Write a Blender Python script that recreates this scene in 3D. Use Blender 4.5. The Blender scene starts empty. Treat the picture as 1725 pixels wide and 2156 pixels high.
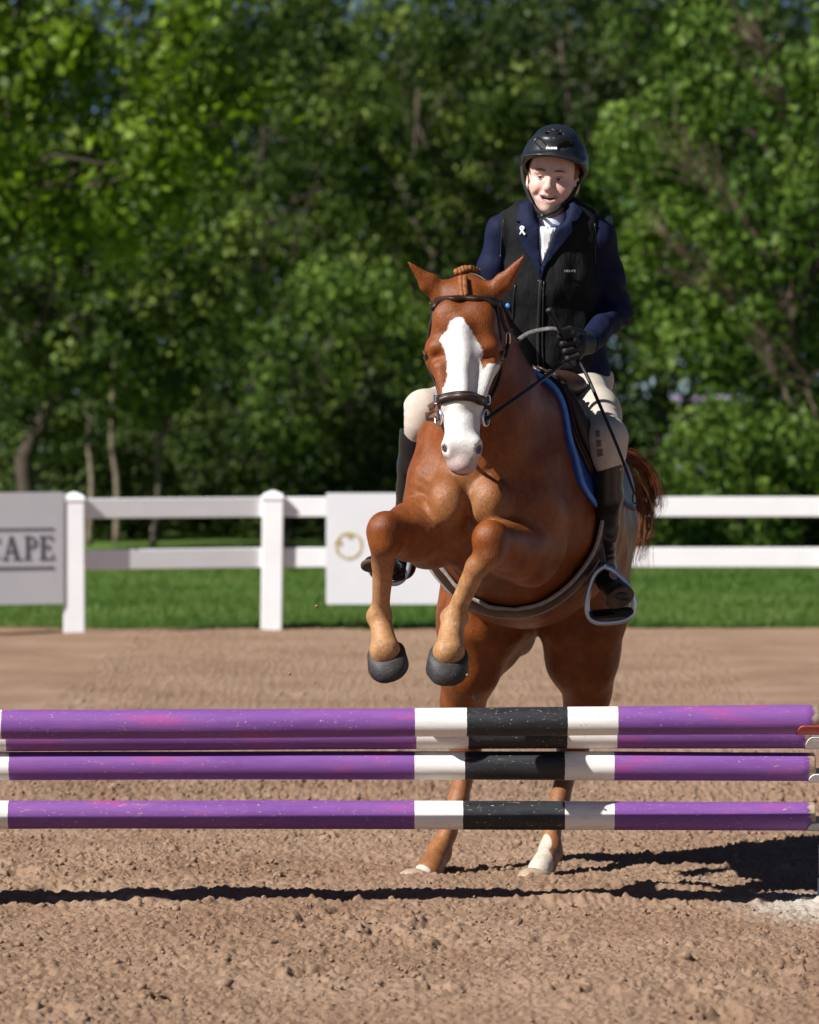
import bpy, bmesh, math, random
import numpy as np
from mathutils import Vector, Matrix
from mathutils.bvhtree import BVHTree
from mathutils import geometry as mgeo

# ------------------------------------------------------------------ camera
FOC, HCAM, CX, YH = 9100.0, 1.65, 862.5, 837.0      # focal length and horizon in pixels of a 1725 x 2156 frame
IW, IH = 1725.0, 2156.0
sc = bpy.context.scene
cam_data = bpy.data.cameras.new('camera')
cam = bpy.data.objects.new('camera', cam_data)
sc.collection.objects.link(cam)
sc.camera = cam
cam.location = (0, 0, HCAM)
cam.rotation_euler = (math.radians(90), 0, 0)
cam_data.sensor_fit = 'VERTICAL'
cam_data.sensor_height = 36.0
cam_data.sensor_width = 28.8
cam_data.lens = 36.0 * FOC / IH
cam_data.shift_y = -(IH / 2 - YH) / IH
cam_data.clip_start = 0.5
cam_data.clip_end = 4000
cam_data.dof.use_dof = True
cam_data.dof.focus_distance = 13.9
cam_data.dof.aperture_fstop = 4.4
sc.render.resolution_x, sc.render.resolution_y = 819, 1024

# ------------------------------------------------------------------ light
SUN_EL, SUN_AZ = math.radians(41), math.radians(30)     # azimuth: from the left, turned towards the camera
sun_dir = Vector((-math.cos(SUN_EL) * math.cos(SUN_AZ), -math.cos(SUN_EL) * math.sin(SUN_AZ), math.sin(SUN_EL)))
world = bpy.data.worlds.new('World'); sc.world = world; world.use_nodes = True
wn = world.node_tree.nodes; wl = world.node_tree.links
sky = wn.new('ShaderNodeTexSky'); sky.sky_type = 'NISHITA'; sky.sun_disc = False
sky.sun_elevation = SUN_EL
sky.sun_rotation = math.atan2(sun_dir.x, sun_dir.y)
sky.air_density = 0.5; sky.dust_density = 0.0; sky.ozone_density = 1.2; sky.altitude = 2500
wn['Background'].inputs['Strength'].default_value = 0.05
wl.new(sky.outputs[0], wn['Background'].inputs['Color'])
sl = bpy.data.lights.new('sun', 'SUN'); sl.energy = 5.0; sl.angle = math.radians(0.5); sl.color = (1.0, 0.965, 0.915)
so = bpy.data.objects.new('sun', sl); sc.collection.objects.link(so)
so.location = (-20, -10, 30)
so.rotation_euler = (-sun_dir).to_track_quat('-Z', 'Y').to_euler()
sc.view_settings.view_transform = 'Standard'
try: sc.view_settings.look = 'None'
except Exception: pass
sc.view_settings.exposure = 0.66
sc.view_settings.gamma = 1.0
sc.view_settings.use_curve_mapping = False
sc.cycles.max_bounces = 6
sc.cycles.transparent_max_bounces = 6

# ------------------------------------------------------------------ helpers
rnd = random.Random(7)
rng = np.random.default_rng(11)
COL = sc.collection

def P(x, y, d):
    """point on the line of sight through photo pixel (x, y), at distance d along the viewing axis"""
    return np.array([(x - CX) * d / FOC, d, HCAM - (y - YH) * d / FOC])

def m_px(px, d): return px * d / FOC

def link(o, parent=None):
    COL.objects.link(o)
    if parent is not None:
        o.parent = parent
        o.matrix_parent_inverse = Matrix.Translation(-Vector(parent.location))
    return o

def empty(name, loc, label, cat, group=None):
    o = bpy.data.objects.new(name, None); COL.objects.link(o)
    o.location = loc; o.empty_display_size = 0.1
    tag(o, label, cat, group)
    return o

def tag(o, label=None, cat=None, group=None, kind=None):
    if label: o['label'] = label
    if cat: o['category'] = cat
    if group: o['group'] = group
    if kind: o['kind'] = kind
    return o

def mesh_np(name, verts, faces, mat=None, parent=None, smooth=True, attrs=None, origin=None):
    """verts (n,3); faces (m,k) array or list of lists -> object"""
    verts = np.asarray(verts, dtype=np.float32)
    if origin is not None: verts = verts - np.asarray(origin, dtype=np.float32)
    me = bpy.data.meshes.new(name)
    if isinstance(faces, np.ndarray) and len(faces):
        k = faces.shape[1]; m = len(faces)
        me.vertices.add(len(verts)); me.vertices.foreach_set('co', verts.ravel())
        me.loops.add(m * k); me.loops.foreach_set('vertex_index', faces.astype(np.int32).ravel())
        me.polygons.add(m)
        me.polygons.foreach_set('loop_start', np.arange(0, m * k, k, dtype=np.int32))
        me.update(calc_edges=True)
    else:
        me.from_pydata([tuple(map(float, v)) for v in verts], [], [list(map(int, f)) for f in faces])
    if smooth: me.polygons.foreach_set('use_smooth', np.ones(len(me.polygons), dtype=bool))
    if attrs:
        for nme, arr in attrs.items():
            a = me.attributes.new(nme, 'FLOAT', 'POINT')
            a.data.foreach_set('value', np.asarray(arr, dtype=np.float32))
    me.validate()
    o = bpy.data.objects.new(name, me)
    if origin is not None: o.location = origin
    if mat: me.materials.append(mat)
    link(o, parent)
    return o

def bm_obj(name, bm, mat=None, parent=None, smooth=False, bevel=0, seg=2):
    if bevel:
        bmesh.ops.bevel(bm, geom=[e for e in bm.edges], offset=bevel, segments=seg, affect='EDGES', profile=0.5)
    bmesh.ops.recalc_face_normals(bm, faces=bm.faces)
    me = bpy.data.meshes.new(name); bm.to_mesh(me); bm.free()
    if smooth: me.polygons.foreach_set('use_smooth', np.ones(len(me.polygons), dtype=bool))
    if mat: me.materials.append(mat)
    o = bpy.data.objects.new(name, me); link(o, parent)
    return o

def box_bm(x0, x1, y0, y1, z0, z1):
    bm = bmesh.new()
    v = [bm.verts.new((x, y, z)) for z in (z0, z1) for x, y in ((x0, y0), (x1, y0), (x1, y1), (x0, y1))]
    for f in ((3, 2, 1, 0), (4, 5, 6, 7), (0, 1, 5, 4), (1, 2, 6, 5), (2, 3, 7, 6), (3, 0, 4, 7)):
        bm.faces.new([v[i] for i in f])
    return bm

def catmull(pts, n):
    p = np.asarray(pts, float)
    p = np.vstack([2 * p[0] - p[1], p, 2 * p[-1] - p[-2]])
    out = []
    for i in range(1, len(p) - 2):
        for t in np.linspace(0, 1, n, endpoint=False):
            a, b, c, d = p[i - 1], p[i], p[i + 1], p[i + 2]
            out.append(0.5 * (2 * b + (c - a) * t + (2 * a - 5 * b + 4 * c - d) * t * t + (3 * b - a - 3 * c + d) * t ** 3))
    out.append(p[-2])
    return np.array(out)

def tube_geo(pts, rad, k=8, cap=True, flat=None):
    """tube along pts; rad scalar or list. returns verts, quad faces (caps as degenerate quads)"""
    pts = np.asarray(pts, float); n = len(pts)
    rad = np.broadcast_to(np.asarray(rad, float), (n,))
    tan = np.gradient(pts, axis=0); tan /= np.linalg.norm(tan, axis=1)[:, None] + 1e-9
    up = np.array([0, 0, 1.0]) if abs(tan[0][2]) < 0.9 else np.array([1.0, 0, 0])
    V = []
    u = np.cross(tan[0], up); u /= np.linalg.norm(u)
    for i in range(n):
        u = u - tan[i] * np.dot(u, tan[i]); u /= np.linalg.norm(u) + 1e-9
        w = np.cross(tan[i], u)
        a = np.arange(k) * 2 * math.pi / k
        V.append(pts[i] + rad[i] * (np.cos(a)[:, None] * u + np.sin(a)[:, None] * w))
    V = np.vstack(V); F = []
    for i in range(n - 1):
        for j in range(k):
            j2 = (j + 1) % k
            F.append((i * k + j, i * k + j2, (i + 1) * k + j2, (i + 1) * k + j))
    if cap:
        c0 = len(V); V = np.vstack([V, pts[0], pts[-1]])
        for j in range(0, k, 2):
            F.append((c0, (j + 2) % k, j + 1, j))
            b = (n - 1) * k
            F.append((c0 + 1, b + j, b + j + 1, b + (j + 2) % k))
    return V, np.array(F, dtype=np.int32)

def tube(name, pts, rad, mat, parent=None, k=8):
    V, F = tube_geo(pts, rad, k)
    return mesh_np(name, V, F, mat, parent)

def ribbon_geo(pts, nrm, width, thick):
    """strap: rounded rectangular section swept along pts, flat side along nrm"""
    pts = np.asarray(pts, float); nrm = np.asarray(nrm, float); n = len(pts)
    width = np.broadcast_to(np.asarray(width, float), (n,))
    tan = np.gradient(pts, axis=0); tan /= np.linalg.norm(tan, axis=1)[:, None] + 1e-9
    nrm = nrm - tan * (nrm * tan).sum(1)[:, None]; nrm /= np.linalg.norm(nrm, axis=1)[:, None] + 1e-9
    side = np.cross(tan, nrm)
    prof = [(-.5, 0), (-.5, .5), (-.38, .92), (0, 1.12), (.38, .92), (.5, .5), (.5, 0), (0, -.05)]
    k = len(prof); V = np.zeros((n, k, 3))
    for j, (a, b) in enumerate(prof):
        V[:, j] = pts + side * (a * width)[:, None] + nrm * (b * thick)
    V = V.reshape(-1, 3); F = []
    for i in range(n - 1):
        for j in range(k):
            j2 = (j + 1) % k
            F.append((i * k + j, (i + 1) * k + j, (i + 1) * k + j2, i * k + j2))
    for b in (0, (n - 1) * k):
        F.append((b, b + 1, b + 2, b + 3)); F.append((b, b + 3, b + 4, b + 7)); F.append((b + 7, b + 4, b + 5, b + 6))
    return V, np.array(F, dtype=np.int32)

def smooth_rows(a, it=2):
    a = np.array(a, float)
    for _ in range(it):
        b = a.copy(); b[1:-1] = 0.25 * a[:-2] + 0.5 * a[1:-1] + 0.25 * a[2:]; a = b
    return a

def strap(name, pts, bvh, width, thick, mat, parent, off=0.001, n=8, snap=True):
    """leather strap laid on a surface: the path is pulled to the nearest surface point"""
    c = catmull(pts, n); pp = []; nn = []
    for p in c:
        co, no, _, _ = bvh.find_nearest(Vector(p))
        if snap: pp.append(np.array(co) + np.array(no) * off)
        else: pp.append(p)
        nn.append(np.array(no))
    V, F = ribbon_geo(smooth_rows(pp, 7), smooth_rows(nn, 7), width, thick)
    return mesh_np(name, V, F, mat, parent)

def bvh_of(V, F):
    return BVHTree.FromPolygons([tuple(v) for v in V.tolist()], [tuple(f) for f in F.tolist()])

CAM = Vector((0, 0, HCAM))
def ray_px(bvh, x, y, dflt):
    d = (Vector(P(x, y, 10.0)) - CAM).normalized()
    h, n, _, _ = bvh.ray_cast(CAM, d)
    if h is None:
        h, n, _, _ = bvh.find_nearest(Vector(P(x, y, dflt)))
    return np.array(h), np.array(n)

def in_poly(pts, poly):
    x, y = pts[:, 0], pts[:, 1]; ins = np.zeros(len(pts), bool); n = len(poly); j = n - 1
    for i in range(n):
        xi, yi = poly[i]; xj, yj = poly[j]
        c = ((yi > y) != (yj > y)) & (x < (xj - xi) * (y - yi) / (yj - yi + 1e-12) + xi)
        ins ^= c; j = i
    return ins

def poly_sdf(pts, poly):
    """signed distance, negative inside"""
    best = np.full(len(pts), 1e9); n = len(poly)
    for i in range(n):
        a = np.array(poly[i], float); b = np.array(poly[(i + 1) % n], float); e = b - a
        t = np.clip(((pts - a) @ e) / (e @ e + 1e-12), 0, 1)
        dd = np.linalg.norm(pts - a - t[:, None] * e, axis=1); best = np.minimum(best, dd)
    return np.where(in_poly(pts, poly), -best, best)

def plate(name, poly, bvh, off, thick, mat, parent, dflt=14.4, step=4.0, flatten=0.0, smooth_it=3):
    """sheet of cloth or leather lying on a surface; poly is its outline"""
    pl = []
    for i in range(len(poly)):
        a = np.array(poly[i], float); b = np.array(poly[(i + 1) % len(poly)], float)
        k = max(1, int(np.linalg.norm(b - a) / step))
        for t in range(k): pl.append(a + (b - a) * t / k)
    pl = np.array(pl); nb = len(pl)
    lo, hi = pl.min(0), pl.max(0)
    gx, gy = np.meshgrid(np.arange(lo[0], hi[0], step), np.arange(lo[1], hi[1], step))
    g = np.stack([gx.ravel(), gy.ravel()], 1)
    g = g[poly_sdf(g, pl) < -0.45 * step] if len(g) else g
    allp = np.vstack([pl, g]) if len(g) else pl
    res = mgeo.delaunay_2d_cdt([Vector(p) for p in allp], [(i, (i + 1) % nb) for i in range(nb)], [], 1, 1e-4)
    vs, fs = res[0], res[2]
    edges = {}
    for f in fs:
        for i in range(3):
            e = (f[i], f[(i + 1) % 3]); edges[e] = edges.get(e, 0) + 1
    hit = []; nr = []
    for v in vs:
        h, n = ray_px(bvh, v.x, v.y, dflt); hit.append(h); nr.append(n)
    hit = np.array(hit); nr = np.array(nr)
    nbr = [[] for _ in vs]
    for (a, b) in edges: nbr[a].append(b); nbr[b].append(a)
    for _ in range(smooth_it):
        dep = np.linalg.norm(hit - np.array(CAM), axis=1)
        dirs = (hit - np.array(CAM)) / dep[:, None]
        nd = np.array([0.5 * dep[i] + 0.5 * np.mean(dep[list(set(nb_))]) if nb_ else dep[i] for i, nb_ in enumerate(nbr)])
        nd = np.minimum(nd, dep)
        hit = np.array(CAM) + dirs * nd[:, None]
        nr = np.array([nr[i] + np.mean(nr[list(set(nb_))], axis=0) if nb_ else nr[i] for i, nb_ in enumerate(nbr)])
        nr /= np.linalg.norm(nr, axis=1)[:, None] + 1e-9
    top = hit + nr * (off + thick); bot = hit + nr * (off - 0.004)
    n = len(vs); V = np.vstack([top, bot]); F = [list(f) for f in fs] + [[i + n for i in f[::-1]] for f in fs]
    for (a, b) in edges:
        if (b, a) not in edges: F.append([b, a, a + n, b + n])
    o = mesh_np(name, V, F, mat, parent, smooth=True)
    return o

def dpath(Vx, path):
    best = np.full(len(Vx), 9.0)
    for a, b in zip(path[:-1], path[1:]):
        a = np.array(a); b = np.array(b); e = b - a; t = np.clip((Vx - a) @ e / (e @ e), 0, 1); best = np.minimum(best, np.linalg.norm(Vx - a - t[:, None] * e, axis=1))
    return best

# ------------------------------------------------------------------ noise
_tab2 = rng.random((512, 512)).astype(np.float32)
_tab3 = rng.random((64, 64, 64)).astype(np.float32)
def vn2(x, y, s, seed=0):
    x = np.asarray(x) / s + seed * 17.3; y = np.asarray(y) / s + seed * 31.7
    xi = np.floor(x).astype(int); yi = np.floor(y).astype(int); fx = x - xi; fy = y - yi
    fx = fx * fx * (3 - 2 * fx); fy = fy * fy * (3 - 2 * fy)
    a = _tab2[xi & 511, yi & 511]; b = _tab2[(xi + 1) & 511, yi & 511]
    c = _tab2[xi & 511, (yi + 1) & 511]; d = _tab2[(xi + 1) & 511, (yi + 1) & 511]
    return (a * (1 - fx) + b * fx) * (1 - fy) + (c * (1 - fx) + d * fx) * fy
def vn3(p, s, seed=0):
    p = np.asarray(p) / s + seed * 13.7
    i = np.floor(p).astype(int); f = p - i; f = f * f * (3 - 2 * f); r = 0
    for dx in (0, 1):
        for dy in (0, 1):
            for dz in (0, 1):
                w = (f[:, 0] if dx else 1 - f[:, 0]) * (f[:, 1] if dy else 1 - f[:, 1]) * (f[:, 2] if dz else 1 - f[:, 2])
                r = r + w * _tab3[(i[:, 0] + dx) & 63, (i[:, 1] + dy) & 63, (i[:, 2] + dz) & 63]
    return r

# ------------------------------------------------------------------ signed-distance modeller
class Field:
    def __init__(s, lo, hi, h):
        s.lo = np.array(lo, float); s.h = h
        n = np.ceil((np.array(hi) - s.lo) / h).astype(int) + 1
        s.ax = [s.lo[i] + np.arange(n[i]) * h for i in range(3)]
        s.v = np.full(n, 0.3, dtype=np.float32)
    def _slc(s, lo, hi):
        a = np.clip(np.floor((np.array(lo) - s.lo) / s.h).astype(int), 0, np.array(s.v.shape))
        b = np.clip(np.ceil((np.array(hi) - s.lo) / s.h).astype(int) + 1, 0, np.array(s.v.shape))
        return tuple(slice(a[i], b[i]) for i in range(3))
    def _grid(s, sl):
        x = s.ax[0][sl[0]].astype(np.float32)[:, None, None]; y = s.ax[1][sl[1]].astype(np.float32)[None, :, None]; z = s.ax[2][sl[2]].astype(np.float32)[None, None, :]
        return x, y, z
    def _comb(s, sl, d, k, sub):
        a = s.v[sl]
        if sub:
            h = np.maximum(k - np.abs(a + d), 0) / k
            s.v[sl] = np.maximum(a, -d) + h * h * k * 0.25
        else:
            h = np.maximum(k - np.abs(a - d), 0) / k
            s.v[sl] = np.minimum(a, d) - h * h * k * 0.25
    def cone(s, a, b, ra, rb, k=0.03, u=(1, 0, 0), sub=False):
        a = np.array(a, float); b = np.array(b, float)
        ra = np.broadcast_to(np.array(ra, float), (2,)); rb = np.broadcast_to(np.array(rb, float), (2,))
        R = max(ra.max(), rb.max()) + k + 0.03
        sl = s._slc(np.minimum(a, b) - R, np.maximum(a, b) + R)
        x, y, z = s._grid(sl)
        if 0 in (x.size, y.size, z.size): return
        w = b - a; L = np.linalg.norm(w) + 1e-9; w = w / L
        u = np.array(u, float); u = u - w * np.dot(u, w)
        if np.linalg.norm(u) < 1e-4: u = np.cross(w, [0.3, 0.5, 0.8])
        u /= np.linalg.norm(u); v = np.cross(w, u)
        X, Y, Z = x - a[0], y - a[1], z - a[2]
        dw = X * w[0] + Y * w[1] + Z * w[2]; t = np.clip(dw / L, 0, 1); ov = dw - t * L
        du = X * u[0] + Y * u[1] + Z * u[2]; dv = X * v[0] + Y * v[1] + Z * v[2]
        ru = ra[0] + (rb[0] - ra[0]) * t; rv = ra[1] + (rb[1] - ra[1]) * t; rm = np.sqrt(ru * rv)
        q = np.sqrt((du / ru) ** 2 + (dv / rv) ** 2 + (ov / rm) ** 2)
        s._comb(sl, ((q - 1) * np.minimum(ru, rv)).astype(np.float32), k, sub)
    def ball(s, c, r, k=0.03, rot=None, sub=False):
        c = np.array(c, float); r = np.broadcast_to(np.array(r, float), (3,))
        R = r.max() + k + 0.03; sl = s._slc(c - R, c + R); x, y, z = s._grid(sl)
        if 0 in (x.size, y.size, z.size): return
        X, Y, Z = x - c[0], y - c[1], z - c[2]
        if rot is not None:
            m = np.array(rot.to_matrix() if hasattr(rot, 'to_matrix') else rot).T
            X, Y, Z = (m[0][0] * X + m[0][1] * Y + m[0][2] * Z), (m[1][0] * X + m[1][1] * Y + m[1][2] * Z), (m[2][0] * X + m[2][1] * Y + m[2][2] * Z)
        q = np.sqrt((X / r[0]) ** 2 + (Y / r[1]) ** 2 + (Z / r[2]) ** 2)
        g = np.sqrt((X / r[0] ** 2) ** 2 + (Y / r[1] ** 2) ** 2 + (Z / r[2] ** 2) ** 2) + 1e-6
        d = np.where(q < 0.5, (q - 1) * r.min(), q * (q - 1) / g)
        s._comb(sl, d.astype(np.float32), k, sub)
    def chain(s, st, k=0.03, u=(1, 0, 0)):
        for a, b in zip(st[:-1], st[1:]):
            s.cone(a[0], b[0], a[1], b[1], k, u)
    def half(s, fn, k=0.004):
        """cut away where fn(x, y, z) > 0"""
        sl = tuple(slice(0, n) for n in s.v.shape); x, y, z = s._grid(sl)
        d = fn(x, y, z) + np.zeros_like(s.v); a = s.v
        h = np.maximum(k - np.abs(a - d), 0) / k
        s.v = (np.maximum(a, d) + h * h * k * 0.25).astype(np.float32)
    def mesh(s, smooth=1):
        v = s.v; sg = v < 0; n = np.array(v.shape)
        c = np.zeros(n - 1, np.int8)
        for dx in (0, 1):
            for dy in (0, 1):
                for dz in (0, 1):
                    c += sg[dx:n[0] - 1 + dx, dy:n[1] - 1 + dy, dz:n[2] - 1 + dz]
        act = (c > 0) & (c < 8); ijk = np.argwhere(act)
        idx = np.full(act.shape, -1, np.int32); idx[act] = np.arange(len(ijk))
        acc = np.zeros((len(ijk), 3)); cnt = np.zeros(len(ijk))
        corners = [(i, j, k) for i in (0, 1) for j in (0, 1) for k in (0, 1)]
        val = {q: v[ijk[:, 0] + q[0], ijk[:, 1] + q[1], ijk[:, 2] + q[2]] for q in corners}
        for q in corners:
            for ax in range(3):
                if q[ax]: continue
                q2 = list(q); q2[ax] = 1; q2 = tuple(q2)
                a, b = val[q], val[q2]; m = (a < 0) != (b < 0)
                t = np.where(m, a / np.where(m, a - b, 1), 0)
                p = np.tile(np.array(q, float), (len(ijk), 1)); p[:, ax] += t
                acc[m] += p[m]; cnt[m] += 1
        V = s.lo + s.h * (ijk + acc / cnt[:, None])
        F = []
        for ax in range(3):
            sl0 = [slice(1, m - 1) for m in n]; sl1 = [slice(1, m - 1) for m in n]
            sl0[ax] = slice(0, n[ax] - 1); sl1[ax] = slice(1, n[ax])
            d = sg[tuple(sl0)] != sg[tuple(sl1)]
            e = np.argwhere(d); o = np.ones(3, int); o[ax] = 0; e = e + o
            b, c2 = (ax + 1) % 3, (ax + 2) % 3
            def g(db, dc):
                q = e.copy(); q[:, b] += db; q[:, c2] += dc
                return idx[q[:, 0], q[:, 1], q[:, 2]]
            quad = np.stack([g(-1, -1), g(0, -1), g(0, 0), g(-1, 0)], 1)
            ins = sg[e[:, 0], e[:, 1], e[:, 2]]
            quad = np.where(ins[:, None], quad, quad[:, ::-1])
            F.append(quad)
        F = np.vstack(F); F = F[(F >= 0).all(1)]
        for _ in range(smooth): V = relax(V, F, 0.5)
        return V, F

def relax(V, F, lam):
    n = len(V); acc = np.zeros((n, 3)); cnt = np.zeros(n)
    for i in range(4):
        a, b = F[:, i], F[:, (i + 1) % 4]
        for k in range(3):
            acc[:, k] += np.bincount(a, V[b, k], n) + np.bincount(b, V[a, k], n)
        cnt += np.bincount(a, minlength=n) + np.bincount(b, minlength=n)
    return V + lam * (acc / np.maximum(cnt, 1)[:, None] - V)

def vnormals(V, F):
    fn = np.cross(V[F[:, 2]] - V[F[:, 0]], V[F[:, 3]] - V[F[:, 1]])
    N = np.zeros_like(V)
    for i in range(4):
        for k in range(3): N[:, k] += np.bincount(F[:, i], fn[:, k], len(V))
    return N / (np.linalg.norm(N, axis=1)[:, None] + 1e-12)

# ------------------------------------------------------------------ materials
class M:
    """small wrapper to write node materials"""
    def __init__(s, name):
        s.m = bpy.data.materials.new(name); s.m.use_nodes = True
        s.nt = s.m.node_tree; s.b = s.nt.nodes['Principled BSDF']; s.tc = None
    def n(s, t, **kw):
        q = s.nt.nodes.new(t)
        for k, v in kw.items(): setattr(q, k, v)
        return q
    def l(s, a, b): s.nt.links.new(a, b)
    def co(s):
        if s.tc is None: s.tc = s.n('ShaderNodeTexCoord')
        return s.tc.outputs['Object']
    def noise(s, scale, detail=4, rough=0.6, vec=None, stretch=None):
        q = s.n('ShaderNodeTexNoise'); q.inputs['Scale'].default_value = scale; q.inputs['Detail'].default_value = detail; q.inputs['Roughness'].default_value = rough
        v = vec or s.co()
        if stretch:
            mp = s.n('ShaderNodeMapping'); mp.inputs['Scale'].default_value = stretch; s.l(v, mp.inputs['Vector']); v = mp.outputs[0]
        s.l(v, q.inputs['Vector']); return q.outputs['Fac']
    def attr(s, name):
        q = s.n('ShaderNodeAttribute'); q.attribute_name = name; return q.outputs['Fac']
    def ramp(s, fac, stops):
        q = s.n('ShaderNodeValToRGB'); e = q.color_ramp.elements
        while len(e) < len(stops): e.new(0.5)
        for i, (p, c) in enumerate(stops):
            e[i].position = p; e[i].color = (*c, 1) if len(c) == 3 else c
        s.l(fac, q.inputs['Fac']); return q.outputs['Color']
    def math(s, op, a, b=None, c=None, clamp=False):
        q = s.n('ShaderNodeMath', operation=op); q.use_clamp = clamp
        for i, v in enumerate((a, b, c)):
            if v is None: continue
            if isinstance(v, (int, float)): q.inputs[i].default_value = v
            else: s.l(v, q.inputs[i])
        return q.outputs[0]
    def step(s, v, lo, hi):
        q = s.n('ShaderNodeMapRange'); q.interpolation_type = 'SMOOTHSTEP'
        q.inputs['From Min'].default_value = lo; q.inputs['From Max'].default_value = hi
        s.l(v, q.inputs['Value']); return q.outputs['Result']
    def mix(s, fac, a, b, mode='MIX'):
        q = s.n('ShaderNodeMix', data_type='RGBA', blend_type=mode)
        for i, v in ((0, fac), (6, a), (7, b)):
            if isinstance(v, (int, float)): q.inputs[i].default_value = v
            elif isinstance(v, tuple): q.inputs[i].default_value = (*v, 1) if len(v) == 3 else v
            else: s.l(v, q.inputs[i])
        return q.outputs[2]
    def bump(s, h, strength=0.3, dist=0.01, prev=None):
        q = s.n('ShaderNodeBump'); q.inputs['Strength'].default_value = strength; q.inputs['Distance'].default_value = dist
        s.l(h, q.inputs['Height'])
        if prev is not None: s.l(prev, q.inputs['Normal'])
        s.l(q.outputs[0], s.b.inputs['Normal']); return q.outputs[0]
    def set(s, color=None, rough=None, spec=None, metal=None, sheen=None, coat=None, sss=None):
        b = s.b.inputs
        def put(k, v):
            if v is None: return
            if isinstance(v, tuple): b[k].default_value = (*v, 1) if len(v) == 3 else v
            elif isinstance(v, (int, float)): b[k].default_value = v
            else: s.l(v, b[k])
        put('Base Color', color); put('Roughness', rough); put('Specular IOR Level', spec); put('Metallic', metal)
        put('Sheen Weight', sheen); put('Coat Weight', coat); put('Subsurface Weight', sss)
        return s

def simple(name, c, rough=0.6, spec=0.4, var=0.15, nscale=20, bump=0.0, bscale=200, metal=0.0, sheen=None, stretch=None):
    m = M(name); f = m.noise(nscale, 5, 0.6, stretch=stretch)
    dark = tuple(x * (1 - var) for x in c); lite = tuple(min(1, x * (1 + var)) for x in c)
    m.set(m.ramp(f, [(0.3, dark), (0.7, lite)]), rough, spec, metal, sheen)
    if bump: m.bump(m.noise(bscale, 3, 0.6, stretch=stretch), bump, 0.002)
    return m.m
# ================================================================== SETTING
# ---- wide ground: grass
gm = M('meadow_ground'); g1 = gm.noise(.35, 5, .6); g2 = gm.noise(9, 5, .7)
gc = gm.mix(.5, gm.ramp(g1, [(.3, (.075, .135, .022)), (.7, (.125, .205, .040))]), gm.ramp(g2, [(.3, (.05, .10, .018)), (.7, (.14, .22, .05))]))
gm.set(gc, .9, .15); gm.bump(g2, .6, .05)
R = np.concatenate([np.linspace(0, 60, 30), np.linspace(75, 1500, 14)]); K = 48
gv = [(0, 30, -.03)]; gf = []
for i, r in enumerate(R[1:]):
    for j in range(K):
        a = 2 * math.pi * j / K; gv.append((r * math.cos(a), 30 + r * math.sin(a), -.03))
for j in range(K): gf.append([0, 1 + j, 1 + (j + 1) % K])
for i in range(len(R) - 2):
    for j in range(K): a = 1 + i * K; gf.append([a + j, a + K + j, a + K + (j + 1) % K, a + (j + 1) % K])
tag(mesh_np('ground', gv, gf, gm.m), 'flat green meadow reaching to the horizon', 'ground', kind='structure')

# ---- arena sand with clods
EDGE = 31.0
xs_ = np.concatenate([-np.geomspace(40, 1.95, 36)[:-1], np.arange(-1.95, 1.95, .0052), np.geomspace(1.95, 40, 36)])
ys_ = [-15., -5., 2., 6., 8.5, 10., 10.6]; y = 11.0; st = .0095
while y < 16.3: ys_.append(y); y += st
while y < EDGE + .15: ys_.append(y); st *= 1.018; y += min(st, .10)
ys_ = np.array(ys_)
X, Y = np.meshgrid(xs_, ys_, indexing='ij')
def sand_h(X, Y):
    w = 1.0
    h = (vn2(X, Y, .9, 1) - .5) * .045 + (vn2(X, Y, .33, 2) - .5) * .018 + (vn2(X, Y, .12, 3) - .5) * .010
    warp = vn2(X, Y, .05, 9) * .05
    c1 = vn2(X + warp, Y - warp, .048, 4); c2 = vn2(X - warp, Y + warp, .021, 5); c3 = vn2(X, Y, .0110, 6)
    dens = np.clip(vn2(X, Y, .5, 7) * 1.6 - .25, .12, 1)
    h = h + dens * np.maximum(0, c1 - .64) * .028 + (.45 + .55 * dens) * np.maximum(0, c2 - .48) * .025 + np.maximum(c3 - .35, 0) * .019
    h = h - np.maximum(0, .30 - c1) * .05 * dens - np.maximum(0, .3 - c2) * .02
    return h
Z = sand_h(X, Y)
fade = np.clip((24 - Y) / 6, .5, 1)
Z = Z * fade
Z = Z - np.clip((np.abs(X) - 2.5) / 2, 0, 1) * Z * .7
# worn flat lane and hoof scrapes around the take-off, mound behind the hind hooves
for hx, hy in ((P(905, 0, 14.8)[0], 14.74), (P(1130, 0, 14.8)[0], 14.74)):
    Z += .022 * np.exp(-(((X - hx) / .12) ** 2 + ((Y - hy + .06) / .10) ** 2)) * (.4 + vn2(X, Y, .03, 8))
gh = np.random.default_rng(8)
for _ in range(90):
    hx, hy, ha = gh.uniform(-1.9, 1.9), 11.2 + 13 * gh.random() ** 1.3, gh.uniform(0, 6.28)
    ix = np.where(np.abs(xs_ - hx) < .22)[0]; iy = np.where(np.abs(ys_ - hy) < .22)[0]
    if len(ix) < 2 or len(iy) < 2: continue
    sl = np.ix_(ix, iy); dx, dy = X[sl] - hx, Y[sl] - hy; u_ = dx * math.cos(ha) + dy * math.sin(ha); w_ = -dx * math.sin(ha) + dy * math.cos(ha)
    rr_ = np.sqrt((u_ / .068) ** 2 + (w_ / .058) ** 2) + (vn2(X[sl], Y[sl], .02, 3) - .5) * .35
    Z[sl] += -.020 * np.exp(-rr_ ** 4) + .011 * np.exp(-((rr_ - 1.25) / .28) ** 2) * (.5 + .7 * (u_ > 0))
Z += .026 * np.exp(-((Y - 14.03 - (vn2(X, Y, .4, 33) - .5) * .10) / .045) ** 2) * np.clip(vn2(X, np.zeros_like(X), .22, 31) * 2.0 - .45, 0, 1.1) * (.5 + vn2(X, Y, .03, 32))
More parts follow.
